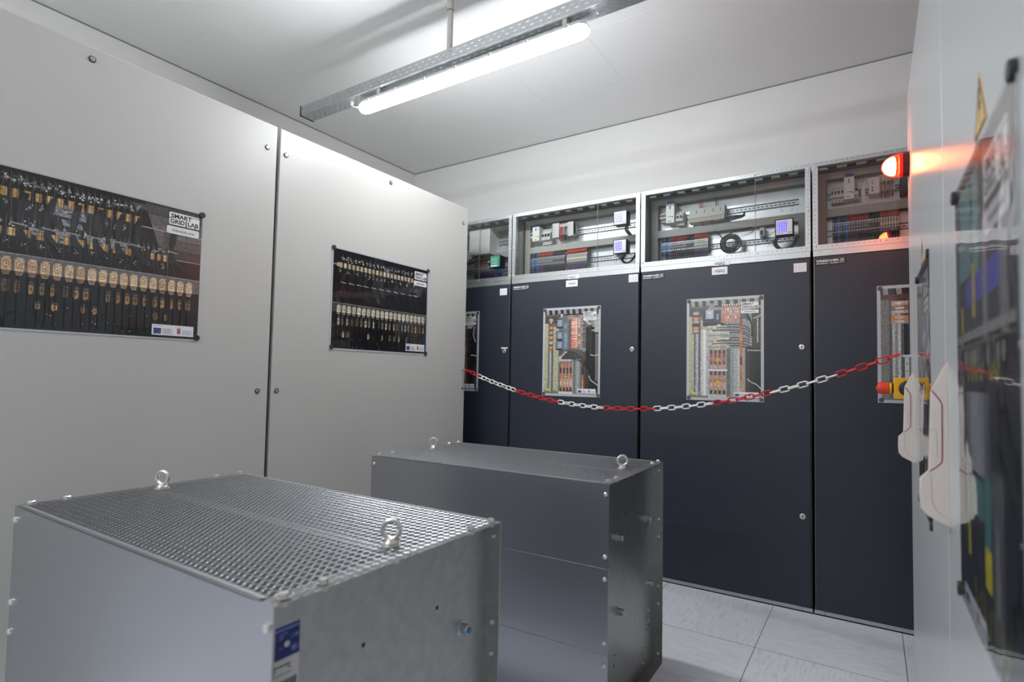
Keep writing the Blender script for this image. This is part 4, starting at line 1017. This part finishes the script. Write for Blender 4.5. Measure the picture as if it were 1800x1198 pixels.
poster(fLeft, 0.483, 1.380, 0.756, 0.562, 'landscape photo print of resistor rows, partly outside the left edge of the photo', art_left_near, NL,
    [(1.231,1.934,'magnet at the upper right corner of the nearer landscape print'),(1.229,1.395,'magnet at the lower right corner of the nearer landscape print')], border=0.007)
poster(fLeft, 1.906, 1.380, 0.756, 0.568, 'landscape photo print of pale resistor rows on the grey panel beside the dark cabinets', art_left_far, NL,
    [(1.916,1.940,'magnet at the upper left corner of the farther landscape print'),(2.655,1.940,'magnet at the upper right corner of the farther landscape print'),(1.920,1.396,'magnet at the lower left corner of the farther landscape print'),(2.650,1.393,'magnet at the lower right corner of the farther landscape print')], border=0.010)

STE = (150,152,152); COP = (196,120,76); COPL = (226,164,120); COPD = (120,62,42); KH = (186,184,150)
def hatch_top(A, n=9):
    A.rect(0,0.93,1,1,(46,44,42)); 
    for i in range(n):
        u = i/n; A.poly([(u+0.02,1),(u+0.075,1),(u+0.055+0.03,0.945),(u+0.03,0.945)],(160,158,156))
def busbar_left(A, copper):
    A.rect(0,0,0.27,0.94,(124,122,112)); A.rect(0.0,0.03,0.07,0.84,KH); A.rect(0.0,0.84,0.27,0.93,(84,78,72)); A.rect(0.17,0.03,0.27,0.80,(190,186,156))
    A.grad(0.07,0.02,0.165,0.80,[(96,98,100),(150,152,156),(196,200,204),(132,134,138),(92,94,98)])
    if copper == 'c2':
        A.rect(0.07,0.52,0.165,0.90,(110,96,90))
        for i in range(6): A.rect(0.085,0.53+i*0.06,0.16,0.565+i*0.06,((214,120,60),(186,190,192),(226,140,80),(160,150,146),(206,110,60),(120,66,46))[i]); A.ell(0.12,0.55+i*0.06,0.018,0.012,(196,180,170))
        A.ell(0.12,0.88,0.04,0.02,(190,170,150))
    else:
        A.rect(0.045,0.66,0.155,0.89,(80,62,56))
        for y, c in ((0.70,COP),(0.77,(160,156,150)),(0.80,COP),(0.855,(170,160,150)),(0.67,(176,150,136))): A.rect(0.055,y,0.145,y+0.035,c); A.ell(0.10,y+0.018,0.022,0.012,(200,180,168))
def art_na1(A):
    A.rect(0,0,1,1,STE); hatch_top(A); busbar_left(A,'c2')
    A.rect(0.27,0.40,0.66,0.93,(120,120,120)); A.grad(0.27,0.0,0.33,0.52,[(120,124,128),(180,184,188),(140,142,146)])
    A.grad(0.56,0.02,0.72,0.42,[(110,116,116),(150,160,158),(170,176,174),(140,146,146),(96,100,100)],True)
    A.grad(0.72,0.02,1.0,0.50,[(84,80,74),(60,56,52),(40,38,38),(26,26,30),(20,20,24)])
    A.rect(0.78,0.35,1,0.78,(34,32,34)); A.rect(0.93,0.72,1,0.90,(176,180,172)); A.rect(0.95,0.16,0.99,0.70,(120,118,114))
    A.rect(0.28,0.905,0.36,0.955,(70,66,64)); A.rect(0.30,0.91,0.35,0.95,(196,194,190)); A.rect(0.44,0.87,0.55,0.93,(150,150,150))
    for y in (0.79,0.645,0.53):
        A.rect(0.225,y-0.012,0.345,y+0.10,(30,32,38)); A.rect(0.235,y+0.005,0.34,y+0.093,(138,152,168)); A.rect(0.25,y+0.02,0.325,y+0.08,(158,172,188)); A.ell(0.285,y+0.05,0.012,0.01,(190,204,220))
        for k in range(4): A.ell(0.215,y+0.01+k*0.022,0.008,0.006,(40,36,36))
    for y0, y1 in ((0.53,0.74),(0.76,0.84)): A.rect(0.36,y0,0.45,y1,(120,138,158)); A.rect(0.385,y0+0.02,0.42,y1-0.02,(146,164,182))
    A.rect(0.46,0.52,0.52,0.88,(120,96,92)); A.rect(0.50,0.54,0.66,0.90,(180,130,110))
    r = random.Random(4)
    for i in range(18):
        y = 0.545+i*0.0198
        A.rect(0.51,y,0.615,y+0.010,r.choice(((214,80,40),(226,110,70),(240,170,140),(198,60,30)) if i < 9 else ((232,150,110),(244,190,160),(214,110,70))))
        A.rect(0.52,y+0.010,0.62,y+0.016,(244,226,214)); A.rect(0.635,y,0.67,y+0.010,r.choice(((206,200,192),(170,120,90),(232,226,220))))
        A.ell(0.60,y+0.008,0.008,0.006,(250,240,230)); A.rect(0.70,y,0.75,y+0.009,r.choice(((190,110,70),(150,90,60),(220,180,150))))
    for i in range(15):
        y = 0.55+i*0.024; A.curve((0.72,y),(0.80,y+0.01),(0.86,y-0.03),(0.90,y-0.13),0.016,(24,24,26)); A.curve((0.72,y+0.004),(0.79,y+0.013),(0.84,y-0.02),(0.88,y-0.09),0.003,(120,116,112))
    for i in range(5): A.rect(0.74+i*0.02,0.855-i*0.012,0.80+i*0.02,0.870-i*0.012,(190,190,190))
    A.rect(0.27,0.415,0.72,0.52,(96,94,92))
    for i, (u, y) in enumerate(((0.40,0.49),(0.36,0.465),(0.32,0.44),(0.30,0.42))):
        A.curve((u,y),(0.55,y+0.012),(0.68,y),(0.88,y-0.20+i*0.01),0.012,(22,22,24)); A.rect(u-0.02,y-0.010,u+0.03,y+0.012,(206,200,186))
    A.rect(0.27,0.375,0.32,0.44,(196,196,188)); A.rect(0.32,0.385,0.52,0.405,(206,204,198))
    A.rect(0.29,0.03,0.54,0.38,(120,108,104))
    for i in range(4):
        u = 0.305+i*0.062; A.grad(u,0.045,u+0.036,0.375,[COPD,COPL,(236,190,152),COPL,(190,130,96),COP,(110,64,46),(92,52,40),COP,(180,110,76)],False); A.rect(u+0.038,0.045,u+0.056,0.37,(176,172,170)); A.rect(u,0.028,u+0.034,0.055,(80,40,28))
    A.ell(0.42,0.20,0.018,0.010,(226,186,60)); A.rect(0.28,0.0,0.54,0.028,(232,226,216))
    A.grad(0.715,0.02,0.742,0.44,[COPL,(224,140,70),COP,(60,40,34),(90,56,40),COPD],False)
    A.curve((0.84,0.22),(0.88,0.13),(0.93,0.16),(0.99,0.11),0.016,(206,204,200)); A.line([(0.86,0.46),(0.93,0.45),(1,0.46)],0.018,(196,186,166)); A.line([(0.88,0.74),(0.95,0.745),(1,0.79)],0.018,(190,186,176))
    A.curve((0.24,0.03),(0.27,0.01),(0.28,0.01),(0.30,0.02),0.006,(206,180,40)); A.curve((0.55,0.01),(0.60,0.02),(0.64,0.04),(0.68,0.03),0.006,(206,180,40)); A.rect(0.05,0.03,0.12,0.055,(206,220,60))
    A.logo(0.73,0.905,0.965,0.962,(0.725,0.862,0.965,0.895)); A.funds(0.635,0.012,0.965,0.066)
def art_na2(A):
    A.rect(0,0,1,1,STE); hatch_top(A); busbar_left(A,'c3')
    A.grad(0.17,0.02,0.32,0.70,[(206,208,200),(224,226,224),(190,194,196),(160,164,168)]); A.grad(0.54,0.02,0.84,0.50,[(100,110,108),(150,164,160),(176,188,184),(206,210,206),(170,172,168),(90,86,80)])
    A.rect(0.54,0.50,0.88,0.83,(150,152,154)); A.grad(0.80,0.05,1.0,0.52,[(60,54,48),(34,32,32),(22,22,24),(18,18,22)]); A.rect(0.88,0.50,1.0,0.90,(64,66,56)); A.rect(0.95,0.56,0.965,0.80,(190,190,182))
    A.rect(0.20,0.75,0.48,0.90,(58,58,64)); A.rect(0.24,0.81,0.355,0.905,(176,184,192)); A.rect(0.26,0.825,0.335,0.89,(196,204,212)); A.rect(0.38,0.78,0.46,0.90,(66,74,96)); A.rect(0.395,0.80,0.425,0.86,(150,156,176)); A.rect(0.29,0.92,0.37,0.97,(150,148,146))
    A.rect(0.46,0.77,0.73,0.93,(176,150,144)); r = random.Random(8)
    for i in range(5):
        for j in range(7):
            A.ell(0.49+j*0.034+r.uniform(-0.006,0.006),0.79+i*0.028,0.014,0.010,r.choice(((236,110,50),(244,160,110),(250,220,200),(214,90,44),(196,170,160))),8)
    for i in range(8): A.rect(0.47+i*0.033,0.935,0.49+i*0.033,0.955,(230,214,190))
    A.rect(0.20,0.735,0.50,0.765,(40,36,38)); A.grad(0.275,0.49,0.54,0.74,[(186,182,170),(206,200,188),(176,172,160)])
    for i in range(8):
        y = 0.73-i*0.030; A.rect(0.275,y-0.008,0.54,y+0.004,(150,146,136) if i % 2 else (214,210,198))
    ys = [0.742,0.715,0.685,0.660,0.605,0.580,0.550,0.525]
    for i, y in enumerate(ys):
        u = (0.42,0.36,0.30,0.54,0.54,0.36,0.30,0.54)[i]
        A.curve((u,y),(0.62,y+0.01),(0.78,y+0.012),(0.86,y-0.055 if i < 4 else y-0.03),0.0125,(22,22,24)); A.rect(u-0.01,y-0.010,u+0.035,y+0.010,(216,210,192))
    for i in range(4): A.curve((0.72,0.80+i*0.022),(0.80,0.83+i*0.02),(0.90,0.80+i*0.01),(0.90-i*0.008,0.62),0.016,(20,20,22))
    for i in range(4):
        u = 0.305+i*0.060; A.grad(u,0.30,u+0.034,0.49,[(206,180,168),(150,70,44),(196,120,80),(170,90,60),(120,60,40)],False); A.grad(u,0.04,u+0.034,0.27,[(60,36,30),(214,160,120),(226,176,140),(190,120,84),(206,150,116),(110,52,40)],False); A.rect(u+0.036,0.04,u+0.056,0.49,(170,160,156))
    A.rect(0.28,0.275,0.55,0.292,(226,224,222)); A.rect(0.28,0.0,0.54,0.035,(206,200,190))
    for y in (0.375,0.145):
        A.poly([(0.37,y),(0.465,y),(0.418,y+0.038)],(236,200,50)); A.poly([(0.384,y+0.004),(0.452,y+0.004),(0.418,y+0.031)],(196,150,30)); A.poly([(0.390,y+0.006),(0.446,y+0.006),(0.418,y+0.028)],(240,206,60)); A.line([(0.422,y+0.024),(0.414,y+0.015),(0.422,y+0.014),(0.415,y+0.006)],0.004,(50,40,20))
    A.grad(0.718,0.03,0.752,0.80,[COPL,(220,140,84),COP,(214,130,80),COPD,COP,(206,116,60),(224,150,96),COP,(160,90,60)],False)
    for i in range(30): A.ell(0.735+r.uniform(-0.012,0.012),0.05+i*0.025,0.004,0.004,(110,56,36),5)
    A.curve((0.82,0.20),(0.88,0.14),(0.92,0.18),(1,0.10),0.014,(196,194,192)); A.line([(0.82,0.485),(0.90,0.48),(1,0.48)],0.016,(190,186,172)); A.line([(0.90,0.80),(0.95,0.81),(1,0.83)],0.014,(196,192,182))
    A.curve((0.56,0.01),(0.62,0.04),(0.64,0.04),(0.70,0.04),0.007,(200,190,30)); A.rect(0.045,0.028,0.12,0.052,(200,220,50))
    for i in range(40): A.ell(r.uniform(0.06,0.26),r.uniform(0.02,0.30),0.006,0.006,(206,208,210),5)
    A.logo(0.738,0.898,0.968,0.966,(0.732,0.852,0.972,0.886)); A.funds(0.640,0.014,0.970,0.066)
def art_c1(A):
    A.rect(0,0,1,1,(120,118,116)); hatch_top(A); A.grad(0.55,0.02,1,0.90,[(140,120,104),(150,150,150),(96,92,88),(40,38,40),(26,26,30),(60,60,60)])
    for i in range(9): A.curve((0.70,0.60+i*0.022),(0.80,0.64+i*0.024),(0.84,0.62+i*0.01),(0.86,0.50),0.012,(30,30,32))
    for i in range(5): A.curve((0.70,0.48-i*0.02),(0.78,0.50-i*0.02),(0.82,0.48),(0.85,0.40),0.012,(34,34,38))
    A.line([(0.75,0.66),(0.92,0.66)],0.012,(60,80,170)); A.curve((0.75,0.56),(0.82,0.59),(0.88,0.58),(0.90,0.53),0.012,(60,80,170))
    A.rect(0.86,0.30,0.98,0.70,(24,24,28)); A.curve((0.86,0.44),(0.90,0.46),(0.94,0.43),(0.99,0.44),0.022,(206,200,190)); A.line([(0.94,0.84),(0.90,0.72),(0.96,0.62)],0.02,(200,202,204))
    A.grad(0.70,0.10,0.73,0.55,[COP,COPL,COPD,COP,COPL],False)
    for i in range(9): A.rect(0.70,0.11+i*0.05,0.725,0.13+i*0.05,(230,140,80))
    A.rect(0.76,0.80,0.90,0.90,(170,170,172)); A.line([(0.88,0.80),(1,0.88)],0.02,(36,36,40))
    A.logo(0.70,0.895,0.960,0.962,(0.70,0.848,0.965,0.884)); A.funds(0.62,0.014,0.95,0.066)
def art_c4(A):
    A.rect(0,0,1,1,(120,118,116)); hatch_top(A,7); A.rect(0,0.86,1,0.945,(96,66,60))
    A.rect(0.0,0.02,0.09,0.90,(128,126,122)); A.grad(0.09,0.02,0.24,0.86,[(90,92,94),(196,198,198),(150,152,154),(214,216,216),(110,112,114)]); A.grad(0.24,0.02,0.32,0.90,[(50,50,54),(70,70,76)])
    A.grad(0.32,0.10,0.50,0.88,[(196,190,156),(190,184,150),(196,190,156)]); A.rect(0.32,0.66,0.50,0.86,(104,98,88)); A.rect(0.32,0.86,0.50,0.90,(196,186,160))
    for y, c in ((0.68,(190,160,140)),(0.715,(214,140,80)),(0.77,(176,176,176)),(0.80,(150,110,96)),(0.845,(196,170,156))): A.rect(0.11,y,0.29,y+0.04,c); A.ell(0.20,y+0.02,0.05,0.014,(226,206,196))
    for i in range(30): A.ell(0.22,0.10+i*0.018,0.004,0.003,(60,60,62),5)
    A.rect(0.50,0.62,0.64,0.90,(30,30,34)); A.rect(0.58,0.74,0.66,0.86,(190,196,214)); A.rect(0.60,0.745,0.64,0.76,(190,206,70)); A.grad(0.50,0.05,1,0.62,[(140,140,142),(96,96,98),(60,60,62)])
    for i in range(6): A.rect(0.61,0.40+i*0.05,0.625,0.42+i*0.05,(30,30,32))
def art_plc(A):
    A.rect(0,0,1,1,(30,30,34)); A.rect(0.0,0.55,0.10,0.97,(110,106,104)); A.rect(0.08,0.62,0.97,0.97,(74,74,76))
    A.rect(0.10,0.76,0.35,0.97,(112,160,160)); A.rect(0.38,0.74,0.50,0.97,(120,166,170)); A.rect(0.26,0.70,0.80,0.74,(90,110,216)); A.rect(0.25,0.69,0.86,0.75,(96,92,200)); A.rect(0.36,0.66,0.42,0.78,(206,186,60)); A.rect(0.12,0.60,0.16,0.70,(206,186,60))
    A.rect(0.55,0.58,0.62,0.80,(150,146,150)); A.rect(0.80,0.58,0.90,0.80,(140,136,140)); A.rect(0.0,0.615,0.97,0.635,(160,156,152)); A.rect(0.0,0.598,0.97,0.606,(120,116,114))
    A.rect(0.04,0.34,0.16,0.56,(104,104,104)); A.grad(0.20,0.32,0.62,0.52,[(120,120,128),(164,164,172),(176,176,184),(150,150,160),(100,100,108)])
    A.rect(0.16,0.50,0.90,0.60,(26,24,26)); r = random.Random(2)
    for i in range(8): A.curve((0.22+i*0.08,0.60),(0.24+i*0.08,0.50),(0.28+i*0.08,0.50),(0.30+i*0.08,0.60),0.012,r.choice(((170,166,60),(50,50,52),(196,190,80),(90,90,94))))
    for i in range(10): A.ell(0.20+i*0.07,0.575,0.025,0.02,r.choice(((110,108,112),(60,58,60),(150,148,152))),8)
    A.rect(0.16,0.10,0.72,0.33,(24,26,32)); A.rect(0.20,0.20,0.25,0.34,(66,128,130)); A.rect(0.28,0.24,0.50,0.32,(64,124,126)); A.rect(0.52,0.20,0.62,0.34,(66,130,132))
    A.rect(0.20,0.13,0.25,0.20,(206,190,40)); A.rect(0.52,0.12,0.62,0.20,(226,206,30)); A.rect(0.64,0.05,0.80,0.36,(92,90,94)); A.rect(0.68,0.10,0.73,0.26,(140,138,142)); A.rect(0.10,0.33,0.15,0.10,(50,56,60))
    for i in range(7): A.curve((0.25+i*0.08,0.10),(0.27+i*0.08,0.0),(0.34+i*0.08,0.0),(0.35+i*0.08,0.09),0.012,r.choice(((150,150,40),(44,44,46),(170,170,60))))
    A.logo(0.60,0.865,0.935,0.955,(0.60,0.80,0.935,0.848))
    A.funds(0.10,0.0,0.52,0.045)
NF = (0,-1,0)
def four(u0, v0, w, h, name, e=0.014):
    return [(u0+e,v0+h-e,'magnet at the upper left corner of '+name),(u0+w-e,v0+h-e,'magnet at the upper right corner of '+name),(u0+e,v0+e,'magnet at the lower left corner of '+name),(u0+w-e,v0+e,'magnet at the lower right corner of '+name)]
for (u0, v0, w, h, lab, nm, fn_) in ((-3.025,1.134,0.447,0.618,'upright photo print whose left part hides behind the light grey cabinet','the half-hidden upright print',art_c1),
        (-2.001,1.121,0.451,0.620,'upright photo print with blue relays and curved cables on the =NA1 door','the print on the =NA1 door',art_na1),
        (-0.967,1.128,0.445,0.617,'upright photo print with two yellow warning triangles on the =NA2 door','the print on the =NA2 door',art_na2),
        (0.030,1.148,0.445,0.606,'upright photo print lit red from the beacon, behind the emergency stop','the red-lit upright print',art_c4)):
    mg = four(u0, v0, w, h, nm)
    mg = [q for q in mg if -2.71 < q[0] < 0.17]
    poster(fFront, u0, v0, w, h, lab, fn_, NF, mg, border=0.016, magr=0.011, dark=False)
fRightP = lambda u, v, d: Vector((XR-d, -u, v))
NR = (-1,0,0)
poster(fRightP, -1.285, 0.862, 0.515, 0.752, 'large blurred photo print of teal modules, nearest the camera at the right edge', art_plc, NR,
    [(-1.276,1.602,'magnet at the upper left corner of the large blurred print'),(-0.780,1.602,'magnet at the upper right corner of the large blurred print'),(-1.276,0.875,'magnet at the lower left corner of the large blurred print')], border=0.010, magr=0.013)
poster(fRightP, -2.29, 0.850, 0.470, 0.772, 'photo print of teal modules seen edge-on between the two cream handles', art_plc, NR,
    [(-2.262,1.605,'magnet at the upper left corner of the edge-on print'),(-1.838,1.612,'magnet at the upper right corner of the edge-on print'),(-2.262,0.862,'magnet at the lower left corner of the edge-on print'),(-1.838,0.862,'magnet at the lower right corner of the edge-on print')], border=0.010, magr=0.013)

# ------------------------------------------------------------------ camera, world, view
f_ = 953.829; cx_, cy_ = 947.902, 620.291
M3 = Matrix(((0.8533933882,0.5209941520,0.0168765689),(0.0086275665,-0.0464888165,0.9988815521),(0.5211960188,-0.8522933084,-0.0441681604)))  # world -> camera
cd = bpy.data.cameras.new('camera'); cam = bpy.data.objects.new('camera', cd); COL.objects.link(cam)
cam.matrix_world = Matrix.Translation((0,0,1.25)) @ M3.transposed().to_4x4()
cd.sensor_fit = 'HORIZONTAL'; cd.sensor_width = 36.0; cd.lens = f_*36.0/1800.0
cd.shift_x = -(cx_-900.0)/1800.0; cd.shift_y = (cy_-599.0)/1800.0
cd.clip_start = 0.02; cd.clip_end = 50
cd.dof.use_dof = True; cd.dof.focus_distance = 2.7; cd.dof.aperture_fstop = 2.5
sc.camera = cam
w = bpy.data.worlds.new('world'); sc.world = w; w.use_nodes = True
w.node_tree.nodes['Background'].inputs[0].default_value = (0.8,0.85,0.9,1); w.node_tree.nodes['Background'].inputs[1].default_value = 0.0
sc.view_settings.view_transform = 'Standard'; sc.view_settings.look = 'None'; sc.view_settings.gamma = 1.0
sc.view_settings.exposure = 0.36; sc.view_settings.use_curve_mapping = False
sc.cycles.max_bounces = 10; sc.cycles.transparent_max_bounces = 24; sc.cycles.diffuse_bounces = 5; sc.cycles.glossy_bounces = 5
sc.cycles.sample_clamp_indirect = 8.0
sc.cycles.use_denoising = True
